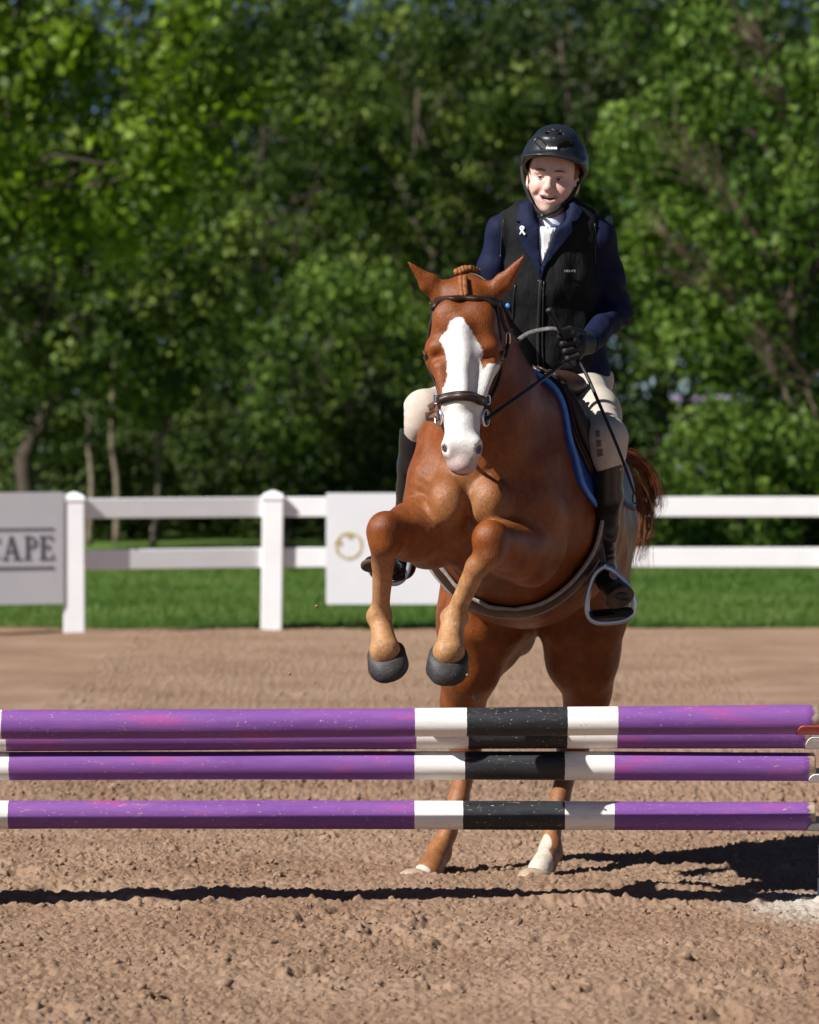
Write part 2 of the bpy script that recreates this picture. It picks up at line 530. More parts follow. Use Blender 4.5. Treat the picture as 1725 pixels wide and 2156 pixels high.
bump = .030 * np.exp(-(((X - P(1390, 0, 14.3)[0]) / .32) ** 2 + ((Y - 14.42) / .07) ** 2)) * (.3 + vn2(X, Y, .06, 12))
Z += bump
edge_wob = (vn2(X, np.zeros_like(X), .7, 3) - .5) * .10
Z = np.where(Y > EDGE - .02 + edge_wob, -.034, Z)
Z = np.maximum(Z, -.034)
V = np.stack([X, Y, Z], -1).reshape(-1, 3); nx, ny = X.shape
I = np.arange(nx * ny).reshape(nx, ny)
Fq = np.stack([I[:-1, :-1], I[1:, :-1], I[1:, 1:], I[:-1, 1:]], -1).reshape(-1, 4)
sm = M('arena_sand'); s1 = sm.noise(1.3, 5, .6); s2 = sm.noise(30, 5, .7); s3 = sm.noise(190, 4, .8)
scol = sm.ramp(s1, [(.28, (.245, .152, .098)), (.5, (.305, .200, .135)), (.72, (.365, .250, .175))])
scol = sm.mix(.55, scol, sm.mix(1.0, scol, sm.ramp(s2, [(.25, (.62, .58, .55)), (.55, (1.05, 1.05, 1.05)), (.8, (1.35, 1.36, 1.38))]), 'MULTIPLY'))
scol = sm.mix(.5, scol, sm.mix(1.0, scol, sm.ramp(s3, [(.3, (.6, .58, .55)), (.7, (1.35, 1.35, 1.35))]), 'MULTIPLY'))
# pale lime-dusted patch by the foot of the jump standard
vl = sm.n('ShaderNodeVectorMath', operation='DISTANCE'); mp = sm.n('ShaderNodeMapping'); mp.inputs['Scale'].default_value = (1, .62, 0); sm.l(sm.co(), mp.inputs['Vector']); sm.l(mp.outputs[0], vl.inputs[0])
pc = P(1760, 0, 13.9); vl.inputs[1].default_value = (pc[0], 13.93 * .62, 0)
pd = sm.math('ADD', vl.outputs['Value'], sm.math('MULTIPLY', sm.math('SUBTRACT', sm.noise(9, 5, .8), .5), .45))
scol = sm.mix(sm.math('MULTIPLY', sm.step(pd, .42, .10), .75), scol, (.56, .52, .46))
sm.set(scol, .95, .12); sm.bump(sm.math('ADD', s3, sm.math('MULTIPLY', s2, .7)), .8, .008)
tag(mesh_np('sand_arena', V, Fq, sm.m), 'loose brown sand footing of the riding arena', 'sand', kind='structure')

# loose clods on the sand
def lump(seed, n=1):
    bm = bmesh.new(); bmesh.ops.create_icosphere(bm, subdivisions=n, radius=1.0)
    g = np.random.default_rng(seed)
    V = np.array([v.co for v in bm.verts]); F = [[v.index for v in f.verts] for f in bm.faces]; bm.free()
    V = V * (1 + g.uniform(-.32, .32, (len(V), 1))) * g.uniform(.7, 1.2, 3)
    return V, np.array(F)
lumps = [lump(k) for k in range(10)]
g = np.random.default_rng(5); Vs, Fs, o = [], [], 0
clod_m = M('sand_clod'); c1 = clod_m.noise(60, 5, .8); clod_m.set(clod_m.ramp(c1, [(.3, (.20, .128, .085)), (.7, (.35, .238, .165))]), .95, .1); clod_m.bump(clod_m.noise(300, 3, .7), .7, .004)
n = 16000; cxs = g.uniform(-1.9, 1.9, n); cys = 11.1 + (g.random(n) ** .8) * 9
czs = sand_h(cxs, cys) * np.clip((24 - cys) / 6, .5, 1)
keep = vn2(cxs, cys, .35, 21) + g.random(n) * .5 > .62
for x, y, z in zip(cxs[keep], cys[keep], czs[keep]):
    V, F = lumps[g.integers(10)]; r = min(.024, .0030 + g.exponential(.0028)); a = g.uniform(0, 6.28)
    Rz = np.array([[math.cos(a), -math.sin(a), 0], [math.sin(a), math.cos(a), 0], [0, 0, .75]])
    Vs.append((V * r) @ Rz.T + [x, y, z + r * .25]); Fs.append(F + o); o += len(V)
clods = mesh_np('sand_clods', np.vstack(Vs), np.vstack(Fs), clod_m.m, smooth=False)
tag(clods, 'small loose clods scattered over the arena sand', 'clods', kind='stuff')

# ---- grass blades behind the fence
def blades(name, n, x0, x1, y0, y1, h0, h1, mat, seed, label, dens=None):
    g = np.random.default_rng(seed); x = g.uniform(x0, x1, n); y = y0 + (y1 - y0) * g.random(n) ** 1.4
    if dens is not None:
        k = dens(x, y, g); x, y = x[k], y[k]; 
    n = len(x); h = g.uniform(h0, h1, n) * (.6 + .8 * vn2(x, y, .8, 14)); a = g.uniform(0, math.pi, n); w = g.uniform(.004, .009, n)
    lean = g.normal(0, .4, (n, 2)) * h[:, None]
    V = np.zeros((n, 3, 3)); V[:, 0] = np.stack([x - np.cos(a) * w, y - np.sin(a) * w, np.full(n, -.035)], 1); V[:, 1] = np.stack([x + np.cos(a) * w, y + np.sin(a) * w, np.full(n, -.035)], 1)
    V[:, 2] = np.stack([x + lean[:, 0], y + lean[:, 1], h - .03], 1)
    t = np.repeat(g.random(n) * .6 + .4 * vn2(x, y, 1.1, 15), 3)
    o = mesh_np(name, V.reshape(-1, 3), np.arange(n * 3).reshape(-1, 3), mat, smooth=False, attrs={'tint': t})
    return tag(o, label, 'grass', kind='stuff')
def leafmat(name, stops, trans=.35, rough=.55, spec=.2):
    m = M(name); c = m.ramp(m.attr('tint'), stops); m.set(c, rough, spec)
    t = m.n('ShaderNodeBsdfTranslucent'); mx = m.n('ShaderNodeMixShader'); mx.inputs[0].default_value = trans
    m.l(m.mix(1.0, c, (1.35, 1.5, .6), 'MULTIPLY'), t.inputs['Color']); m.l(m.b.outputs[0], mx.inputs[1]); m.l(t.outputs[0], mx.inputs[2])
    m.l(mx.outputs[0], m.nt.nodes['Material Output'].inputs['Surface']); return m.m
grassm = leafmat('grass_blade', [(.15, (.045, .095, .015)), (.5, (.085, .165, .030)), (.8, (.15, .21, .055)), (.97, (.30, .31, .14))], .3)
blades('grass', 170000, -5.5, 6.0, EDGE - .10, 46, .02, .065, grassm, 31, 'short green grass growing behind the white fence')
blades('grass', 14000, -3.2, 3.4, EDGE - .14, EDGE + .22, .03, .085, grassm, 32, 'fringe of longer grass along the edge of the sand', dens=lambda x, y, g: vn2(x, y, .35, 4) + g.random(len(x)) * .3 > .5)

# ---- white fence
vinyl = M('white_fence_vinyl'); vn_ = vinyl.noise(5, 4, .6); vinyl.set(vinyl.ramp(vn_, [(.3, (.80, .81, .82)), (.7, (.86, .87, .88))]), .45, .4)
fence = empty('fence', (P(573, 0, 30.75)[0], 30.75, 0), 'white two-rail fence with square capped posts along the arena edge', 'fence')
posts = [(P(-420, 0, 29.6)[0], 29.60), (P(157, 0, 30.28)[0], 30.28), (P(572, 0, 30.75)[0], 30.75), (P(1160, 0, 30.75)[0], 30.78), (P(1772, 0, 30.75)[0], 30.80), (P(2290, 0, 30.75)[0], 30.82)]
def post(x, y, ang, h=1.0, w=.074, tilt=0.0):
    bm = bmesh.new(); prof = [(w, 0), (w, h - .05), (w + .008, h - .045), (w + .008, h - .025), (w * .9, h - .005), (.012, h + .018)]
    rings = []
    for r, z in prof: rings.append([bm.verts.new((sx * r, sy * r, z)) for sx, sy in ((-1, -1), (1, -1), (1, 1), (-1, 1))])
    for a, b in zip(rings[:-1], rings[1:]):
        for j in range(4): bm.faces.new((a[j], a[(j + 1) % 4], b[(j + 1) % 4], b[j]))
    bm.faces.new(rings[-1])
    bm.transform(Matrix.Translation((x, y, -.03)) @ Matrix.Rotation(ang, 4, 'Z') @ Matrix.Rotation(tilt, 4, 'Y'))
    bm_obj('post', bm, vinyl.m, fence, bevel=.006)
def rail(a, b, z, hh=.070, t=.020):
    a = np.array(a); b = np.array(b); L = np.linalg.norm(b - a); ang = math.atan2(b[1] - a[1], b[0] - a[0])
    bm = box_bm(.060, L - .060, -t, t, z - hh, z + hh)
    bm.transform(Matrix.Translation((a[0], a[1], 0)) @ Matrix.Rotation(ang, 4, 'Z')); bm_obj('rail', bm, vinyl.m, fence, bevel=.006)
for i, (x, y) in enumerate(posts):
    q = posts[min(i + 1, len(posts) - 1)]; p0 = posts[max(i - 1, 0)]
    post(x, y, 0.06 if i < 2 else 0.0, 1.0 + .0 * i, tilt=.012 if i == 2 else (-.004 if i == 1 else 0))
for a, b in zip(posts[:-1], posts[1:]):
    for z in (.872, .512): rail(a, b, z)

# ---- advertising boards hung on the fence
board_m = M('sign_board_white'); bn = board_m.noise(3, 4, .6); board_m.set(board_m.ramp(bn, [(.3, (.68, .70, .73)), (.7, (.74, .75, .78))]), .5, .35)
ink = simple('slate_blue_ink', (.085, .105, .14), .6, .3, .05)
gold = simple('gold_ink', (.46, .36, .15), .5, .3, .15, 20)
def flat(name, polys, frame, mat, parent, t=.003, off=.012):
    """flat print: polygons (u, v) in metres in a board's own frame"""
    Vs, Fs, o = [], [], 0
    O, ux, n = frame
    for pl in polys:
        k = len(pl)
        for q in (off + t, off): Vs += [O + ux * u + np.array([0, 0, 1]) * v + n * q for u, v in pl]
        Fs.append([o + i for i in range(k)]); Fs.append([o + k + i for i in range(k)][::-1])
        for i in range(k): Fs.append([o + i, o + k + i, o + k + (i + 1) % k, o + (i + 1) % k])
        o += 2 * k
    ob = mesh_np(name, np.array(Vs), Fs, mat, parent, smooth=False)
    bm = bmesh.new(); bm.from_mesh(ob.data); bmesh.ops.recalc_face_normals(bm, faces=bm.faces); bm.to_mesh(ob.data); bm.free()
    return ob
# left board
pA = np.array([posts[0][0], posts[0][1], 0]); pB = np.array([posts[1][0], posts[1][1], 0]); ux = (pB - pA) / np.linalg.norm(pB - pA); nrm = np.array([ux[1], -ux[0], 0])
dl = 30.2; s_ = dl / FOC
xr = P(127, 0, dl - .03)[0]; tR = (xr - pB[0]) / ux[0]; O = pB + ux * tR + nrm * .05
zt, zb = P(0, 1036, dl)[2], P(0, 1271, dl)[2]
sign = empty('sign_board', O + np.array([0, 0, zb]), 'white board with large serif letters between two rules, hung at the left of the fence', 'sign')
W = 2.05
flat('panel', [[(-W, zb), (0, zb), (0, zt), (-W, zt)]], (O, ux, nrm), board_m.m, sign, .012, 0)
u = lambda px: (px - 127) * s_ / ux[0]; v = lambda py: P(0, py, dl)[2]
def R4(x0, x1, y0, y1): return [(u(x0), v(y1)), (u(x1), v(y1)), (u(x1), v(y0)), (u(x0), v(y0))]
def Q(*p): return [(u(x), v(y)) for x, y in p]
flat('rule', [R4(-300, 107, 1111, 1115)], (O, ux, nrm), ink, sign); flat('rule', [R4(-300, 107, 1192, 1197)], (O, ux, nrm), ink, sign)
T0, T1 = 1128, 1177
flat('letter', [Q((6, T1), (18, T0), (21, T0), (9, T1))] + [Q((17, T0 - 1), (23, T0 - 1), (37, T1), (29, T1))] + [R4(11, 27, 1159, 1162.5)] + [R4(1, 14, T1 - 2.5, T1 + .5)] + [R4(24, 42, T1 - 2.5, T1 + .5)], (O, ux, nrm), ink, sign)
arc = [(58 + 15 * math.sin(a), 1141 - 13 * math.cos(a)) for a in np.linspace(0, math.pi, 13)] + [(58 + 8.5 * math.sin(a), 1141 - 10 * math.cos(a)) for a in np.linspace(math.pi, 0, 13)]
flat('letter', [R4(50, 57, T0, T1), R4(46, 61, T0 - .5, T0 + 2.2), R4(46, 61, T1 - 2.2, T1 + .5), Q(*arc)], (O, ux, nrm), ink, sign, .0031)
flat('letter', [R4(81, 88, T0, T1), R4(77, 104, T0 - .5, T0 + 2.5), R4(77, 106, T1 - 2.5, T1 + .5), R4(88, 98, 1150, 1153), R4(101, 104, T0, T0 + 10), R4(103, 106, T1 - 11, T1), R4(96, 98.5, 1146, 1157)], (O, ux, nrm), ink, sign, .0032)
arcC = [(-24 + 24 * math.cos(a), 1152.5 - 25 * math.sin(a)) for a in np.linspace(.6, 2 * math.pi - .6, 25)] + [(-24 + 17 * math.cos(a), 1152.5 - 22 * math.sin(a)) for a in np.linspace(2 * math.pi - .6, .6, 25)]
flat('letter', [Q(*arcC), R4(-6, -3.5, 1130, 1142)], (O, ux, nrm), ink, sign)
# middle board behind the horse, with a gold ring mark
dm = 30.68; s_ = dm / FOC; O = np.array([P(687, 0, dm)[0], dm, 0.0]); ux = np.array([1.0, 0, 0]); nrm = np.array([0, -1.0, 0])
sign2 = empty('sign_board', O + np.array([0, 0, .35]), 'white board with a thin gold ring emblem, hung on the fence behind the horse', 'sign')
u = lambda px: (px - 687) * s_; v = lambda py: P(0, py, dm)[2]
flat('panel', [[(0, v(1272)), (u(1150), v(1272)), (u(1150), v(1038)), (0, v(1038))]], (O, ux, nrm), board_m.m, sign2, .012, 0)
ringp = []
gg = np.random.default_rng(2)
for k in range(30):
    a0, a1 = 2 * math.pi * k / 30, 2 * math.pi * (k + 1.02) / 30; r0, r1 = 24.5 + gg.uniform(-1.5, 1), 29 + gg.uniform(-1, 1.5)
    ringp.append(Q(*[(735 + r * math.cos(a), 1149 + r * math.sin(a)) for r, a in ((r0, a0), (r1, a0), (r1, a1), (r0, a1))]))
flat('ring_emblem', ringp, (O, ux, nrm), gold, sign2)
flat('emblem_mark', [Q((722, 1126), (731, 1122), (746, 1123), (742, 1131), (738, 1136), (732, 1131)), Q((712, 1142), (718, 1136), (722, 1144), (716, 1150))], (O, ux, nrm), gold, sign2, .0042)
flat('letter', [R4(787, 794, 1128, 1170), R4(794, 812, 1128, 1133), R4(794, 808, 1147, 1151)], (O, ux, nrm), ink, sign2)

# ---- dark wooden fence and lilac jump wings beyond the meadow
wood = simple('weathered_rail_wood', (.10, .085, .07), .9, .15, .3, 8)
ff = empty('fence', P(1400, 1040, 72), 'low weathered wooden post and rail fence far beyond the white fence', 'fence')
xf = [P(x, 0, 72)[0] for x in (1240, 1390, 1540, 1690, 1840)]
for x in xf: bm_obj('post', box_bm(x - .06, x + .06, 71.94, 72.06, -.03, 1.0), wood, ff, bevel=.01)
for a, b in zip(xf[:-1], xf[1:]):
    for z in (.36, .72): bm_obj('rail', box_bm(a + .02, b - .02, 71.86, 71.938, z - .055, z + .055), wood, ff, bevel=.01)
lil = simple('lilac_paint', (.50, .34, .66), .5, .35, .08, 4); lil2 = simple('violet_paint', (.22, .15, .52), .5, .35, .08, 4)
for px0, px1, mm, lb in ((1398, 1434, lil, 'small pale lilac jump wing far off among leaves, leftmost of the row'), (1462, 1484, lil, 'narrow pale lilac jump wing far off, second from left of the row'), (1508, 1568, lil, 'widest pale lilac jump wing, far off behind the right shrub'), (1614, 1652, lil2, 'violet jump wing far off at the right, near the leaning trunk')):
    d = 80.0; a, b = P(px0, 0, d)[0], P(px1, 0, d)[0]
    e = empty('jump_wing', ((a + b) / 2, d, 0), lb, 'jump wing', 'lilac jump wings beyond the meadow')
    bm_obj('panel', box_bm(a, b, d - .03, d + .03, 1.56, 1.68), mm, e, bevel=.01)
    for k in range(1):
        z = .25 + k * .32; bm_obj('slat', box_bm(a + .03, b - .03, d - .02, d + .02, z, z + .1), mm, e, bevel=.008)
    for x in (a - .025, b): bm_obj('upright', box_bm(x, x + .025, d - .035, d + .035, .02, 1.62), wood, e, bevel=.006)
    bm_obj('foot', box_bm(a - .05, b + .05, d - .3, d + .3, -.03, .04), mm, e, bevel=.01)

# ---- trees and shrubs
bark = M('tree_bark'); bk_ = bark.noise(14, 5, .7, stretch=(1, 1, .25)); bark.set(bark.ramp(bk_, [(.3, (.035, .026, .020)), (.7, (.10, .08, .062))]), .9, .15); bark.bump(bk_, .8, .02)
twig_m = simple('bare_twig_bark', (.17, .12, .09), .9, .15, .3, 20)
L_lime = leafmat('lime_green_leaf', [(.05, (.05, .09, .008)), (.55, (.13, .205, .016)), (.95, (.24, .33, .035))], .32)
L_mid = leafmat('mid_green_leaf', [(.05, (.018, .038, .005)), (.5, (.055, .095, .013)), (.95, (.19, .245, .044))], .18)  # dark end lowered so some clumps carry crown shade in their colour
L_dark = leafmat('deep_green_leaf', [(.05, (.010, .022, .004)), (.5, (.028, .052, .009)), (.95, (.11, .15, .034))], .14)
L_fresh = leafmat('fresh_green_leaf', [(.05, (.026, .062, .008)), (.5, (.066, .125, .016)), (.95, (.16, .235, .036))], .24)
L_back = leafmat('shade_darkened_leaf', [(.05, (.010, .022, .005)), (.5, (.024, .045, .009)), (.95, (.08, .11, .026))], .12)  # green darkened to put deep shade into the hindmost foliage
def leaves(centers, sig, n_per, size, g):
    n = len(centers) * n_per
    c = np.repeat(centers, n_per, 0); s = np.repeat(np.broadcast_to(sig, (len(centers),)), n_per)
    p = c + g.normal(0, 1, (n, 3)) * s[:, None] * np.array([1.0, 1.0, .62])
    p[:, 2] -= ((p[:, 0] - c[:, 0]) ** 2 + (p[:, 1] - c[:, 1]) ** 2) * .35 / s
    nrm = g.normal(0, .55, (n, 3)) + (p - c) / s[:, None] * .95 + np.array([0, 0, .35]); nrm /= np.linalg.norm(nrm, axis=1)[:, None]
    t = g.normal(0, 1, (n, 3)); t -= nrm * (t * nrm).sum(1)[:, None]; t /= np.linalg.norm(t, axis=1)[:, None]; b = np.cross(nrm, t)
    L = size * g.uniform(.6, 1.25, n)[:, None]; w = L * .36
    V = np.stack([p - t * L * .5, p + b * w - t * L * .08 + nrm * L * .06, p + t * L * .5 - nrm * L * .08, p - b * w - t * L * .08 + nrm * L * .06], 1).reshape(-1, 3)
    F = np.arange(n * 4).reshape(-1, 4)
    base = np.repeat(g.random(len(centers)), n_per) * .6 + g.random(n) * .4
    return V, F, np.repeat(base, 4)
def limb(p0, p1, r0, r1, g, n=6, wob=.12):
    pts = [p0 + (p1 - p0) * t + g.normal(0, wob * np.linalg.norm(p1 - p0) * .25, 3) * math.sin(math.pi * t) for t in np.linspace(0, 1, n)]
    return np.array(pts), np.linspace(r0, r1, n)
def tree(name, label, cat, base, top_z, cc, cr, leafm, n_cl, n_per, size, seed, r_tr=.13, group=None, stems=1, sig=.17, fill=.55, cmin=None):
    """trunk(s), limbs and a crown of leaf clumps; cc, cr: crown ellipsoid"""
    g = np.random.default_rng(seed); base = np.array(base, float); cc = np.array(cc, float); cr = np.array(cr, float)
    e = empty(name, base, label, cat, group)
    # clump centres, denser towards the crown's outside, in the ellipsoid with an uneven outline
    C = []
    while len(C) < n_cl:
        d = g.normal(0, 1, 3); d /= np.linalg.norm(d); r = .80 + .20 * g.random() if g.random() < .78 else g.random() ** fill
        lobes = .72 + .50 * vn3((d * 2.1 + seed * .37)[None], .8, seed)[0]
        p = cc + d * cr * r * lobes
        if p[2] > (cmin if cmin else .25): C.append(p)
    C = np.array(C)
    Vs, Fs, o = [], [], 0
    for s in range(stems):
        b0 = base + (np.array([g.normal(0, .25), g.normal(0, .25), 0]) if stems > 1 else 0)
        tip = np.array([cc[0] + g.normal(0, .25 * cr[0]) * (stems > 1), cc[1], cc[2] + cr[2] * .45])
        pts, rr = limb(b0 + [0, 0, -.05], tip, r_tr, r_tr * .22, g, 9, .10); rr[0] *= 1.25
        V, F = tube_geo(pts, rr, 10); Vs.append(V); Fs.append(F + o); o += len(V)
        for k in range(max(6, int(n_cl * .10 / stems))):
            t = g.uniform(.25, .95); i = min(int(t * 8), 7); p0 = pts[i] + (pts[i + 1] - pts[i]) * (t * 8 - i)
            tgt = C[g.integers(len(C))]
            lp, lr = limb(p0, tgt, max(.012, rr[i] * .45), .006, g, 6, .25)
            V, F = tube_geo(lp, lr, 6); Vs.append(V); Fs.append(F + o); o += len(V)
    mesh_np('trunk', np.vstack(Vs), np.vstack(Fs), bark.m, e)
    V, F, t = leaves(C, sig * g.uniform(.6, 1.3, len(C)), n_per, size, g)
    V[:, 2] = np.maximum(V[:, 2], .0)
    mesh_np('crown', V, F, leafm, e, smooth=False, attrs={'tint': t})
    return e
def B(px, d): return (P(px, 0, d)[0], d, -.03)
def Cc(px, py, d): return P(px, py, d)
GT = 'trees behind the arena'
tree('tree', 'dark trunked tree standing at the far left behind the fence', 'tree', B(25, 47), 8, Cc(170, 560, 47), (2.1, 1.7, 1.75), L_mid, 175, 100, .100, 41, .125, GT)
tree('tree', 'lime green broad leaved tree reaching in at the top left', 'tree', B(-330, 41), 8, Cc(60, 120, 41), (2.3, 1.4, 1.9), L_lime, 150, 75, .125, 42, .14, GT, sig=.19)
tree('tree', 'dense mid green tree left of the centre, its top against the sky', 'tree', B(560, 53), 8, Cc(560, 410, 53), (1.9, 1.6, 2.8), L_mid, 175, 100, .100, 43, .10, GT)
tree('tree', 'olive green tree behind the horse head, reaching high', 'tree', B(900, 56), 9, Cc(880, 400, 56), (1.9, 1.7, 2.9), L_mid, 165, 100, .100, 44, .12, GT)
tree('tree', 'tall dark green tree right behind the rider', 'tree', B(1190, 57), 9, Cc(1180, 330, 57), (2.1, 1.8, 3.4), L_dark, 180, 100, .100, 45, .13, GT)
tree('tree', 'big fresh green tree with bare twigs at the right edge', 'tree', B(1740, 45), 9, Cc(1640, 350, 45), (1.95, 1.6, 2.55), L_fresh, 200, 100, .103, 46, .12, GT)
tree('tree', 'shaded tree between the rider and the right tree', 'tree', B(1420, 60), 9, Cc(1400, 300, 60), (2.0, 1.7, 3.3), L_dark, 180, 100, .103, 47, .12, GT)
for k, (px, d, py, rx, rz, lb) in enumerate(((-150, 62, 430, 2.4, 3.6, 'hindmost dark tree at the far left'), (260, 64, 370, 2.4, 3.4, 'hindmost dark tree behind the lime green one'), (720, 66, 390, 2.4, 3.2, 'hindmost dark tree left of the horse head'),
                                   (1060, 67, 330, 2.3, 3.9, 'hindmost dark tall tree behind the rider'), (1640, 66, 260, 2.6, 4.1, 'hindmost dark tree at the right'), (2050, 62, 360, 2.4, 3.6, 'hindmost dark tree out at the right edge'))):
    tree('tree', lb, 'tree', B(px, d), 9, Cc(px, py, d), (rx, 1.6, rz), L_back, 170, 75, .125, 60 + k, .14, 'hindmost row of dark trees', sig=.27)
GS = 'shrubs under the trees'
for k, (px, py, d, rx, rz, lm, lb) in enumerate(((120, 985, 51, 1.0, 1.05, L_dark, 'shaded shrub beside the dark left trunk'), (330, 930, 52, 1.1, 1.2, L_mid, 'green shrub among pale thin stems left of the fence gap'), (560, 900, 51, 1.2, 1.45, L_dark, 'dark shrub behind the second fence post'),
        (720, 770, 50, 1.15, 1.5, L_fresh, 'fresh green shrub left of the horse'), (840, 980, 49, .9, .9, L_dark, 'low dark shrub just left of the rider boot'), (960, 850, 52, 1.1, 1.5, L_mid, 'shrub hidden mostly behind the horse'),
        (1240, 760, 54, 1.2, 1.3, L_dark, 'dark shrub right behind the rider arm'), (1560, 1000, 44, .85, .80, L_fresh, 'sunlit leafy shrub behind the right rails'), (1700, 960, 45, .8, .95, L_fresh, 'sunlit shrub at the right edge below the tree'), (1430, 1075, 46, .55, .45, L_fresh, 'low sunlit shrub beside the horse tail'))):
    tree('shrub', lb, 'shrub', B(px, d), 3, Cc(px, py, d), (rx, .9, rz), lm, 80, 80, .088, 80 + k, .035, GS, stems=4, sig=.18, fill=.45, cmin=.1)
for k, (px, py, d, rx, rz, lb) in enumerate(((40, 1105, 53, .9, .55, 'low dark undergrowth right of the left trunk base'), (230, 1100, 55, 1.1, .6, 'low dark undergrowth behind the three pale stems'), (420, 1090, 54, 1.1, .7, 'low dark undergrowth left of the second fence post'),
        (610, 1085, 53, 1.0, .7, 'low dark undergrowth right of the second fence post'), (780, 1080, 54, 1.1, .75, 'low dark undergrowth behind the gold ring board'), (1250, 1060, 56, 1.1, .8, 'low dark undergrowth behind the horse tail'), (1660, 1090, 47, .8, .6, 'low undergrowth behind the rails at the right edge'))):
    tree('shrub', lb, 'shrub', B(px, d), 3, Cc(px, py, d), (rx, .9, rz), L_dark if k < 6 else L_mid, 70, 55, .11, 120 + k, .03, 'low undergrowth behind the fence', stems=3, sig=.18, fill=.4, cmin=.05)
# far wood closing the view between the trunks
g = np.random.default_rng(77); n = 1350
Cw = np.stack([g.uniform(-14, 15, n), g.uniform(112, 122, n), .3 + 12.2 * g.random(n) ** .8], 1)
Vw, Fw, tw = leaves(Cw, .7, 45, .32, g); Vw[:, 2] = np.maximum(Vw[:, 2], 0)
tag(mesh_np('far_wood', Vw, Fw, L_back, smooth=False, attrs={'tint': tw}), 'far dark wood closing the view behind the meadow', 'wood', kind='stuff')
# slim pale stems in the left thicket
stem_m = simple('pale_stem_bark', (.20, .16, .12), .9, .15, .3, 14)
for px0, px1, d, lb in ((188, 195, 49, 'straight pale slim tree stem, leftmost of three'), (246, 238, 50, 'crooked pale slim tree stem, middle of three'), (322, 350, 49, 'leaning pale slim tree stem, rightmost of three')):
    pts = catmull([P(px0, 1180, d) * [1, 1, 0] + [0, 0, -.05], P((px0 * 2 + px1) / 3 + 4, 1020, d), P((px0 + px1 * 2) / 3 - 5, 930, d), P(px1, 820, d), P(px1 + 8, 660, d)], 5)
    st_ = tube('slim_tree', pts, np.linspace(.045, .012, len(pts)), stem_m, None, 8); tag(st_, lb, 'tree stem', 'slim pale stems')
# bare twiggy boughs of the right tree
g = np.random.default_rng(9)
for k, (x0, y0, x1, y1, lb) in enumerate(((1700, 640, 1420, 300, 'long bare bough slanting up left across the right tree'), (1690, 880, 1500, 560, 'bare grey bough fanning out in the middle of the right tree'), (1725, 900, 1630, 620, 'bare bough rising at the right edge'), (1600, 680, 1380, 470, 'bare brown bough pointing at the rider helmet'), (1690, 330, 1560, 60, 'bare bough high in the right tree'))):
    Vs, Fs, o = [], [], 0; a, b = P(x0, y0, 43.9), P(x1, y1, 43.7)
    lp, lr = limb(a, b, .018, .006, g, 9, .2); V, F = tube_geo(lp, lr, 8); Vs.append(V); Fs.append(F); o += len(V)
    for j in range(34):
        i = g.integers(2, 8); q = lp[i] + (b - a) * g.uniform(.15, .45) + g.normal(0, .16, 3); l2, r2 = limb(lp[i], q, .006, .0025, g, 5, .35)
        V, F = tube_geo(l2, r2, 5); Vs.append(V); Fs.append(F + o); o += len(V)
    ob = mesh_np('bare_bough', np.vstack(Vs), np.vstack(Fs), twig_m); tag(ob, lb, 'branch', 'bare boughs at the right')

# ---- clods kicked up into the air
clodgroup = 'clods kicked up by the hooves'
for k, (px, py, d, r, lb) in enumerate(((667, 1276, 13.8, .006, 'tiny clod in the air left of the fore hooves, highest of all'), (610, 1419, 13.9, .006, 'tiny clod in the air farthest left of the fore hooves'), (662, 1437, 13.9, .005, 'tiny clod in the air below left of the fore hooves'),
        (984, 1421, 13.7, .005, 'tiny clod in the air right beside the right fore hoof'), (955, 1443, 13.7, .006, 'small clod in the air just under the right fore hoof'), (1001, 1466, 13.8, .013, 'largest clod in the air just above the white pole band'), (970, 1463, 13.8, .004, 'tiny clod in the air left of the largest clod'))):
    V, F = lumps[k]; ob = mesh_np('airborne_clod', V * r * [1.1, 1, .9], F, clod_m.m, smooth=False); ob.location = P(px, py, d); tag(ob, lb, 'clod', clodgroup)
# ================================================================== HORSE
horse = empty('horse', P(1000, 1853, 14.78), 'chestnut horse with a white blaze taking off over the purple poles', 'horse')

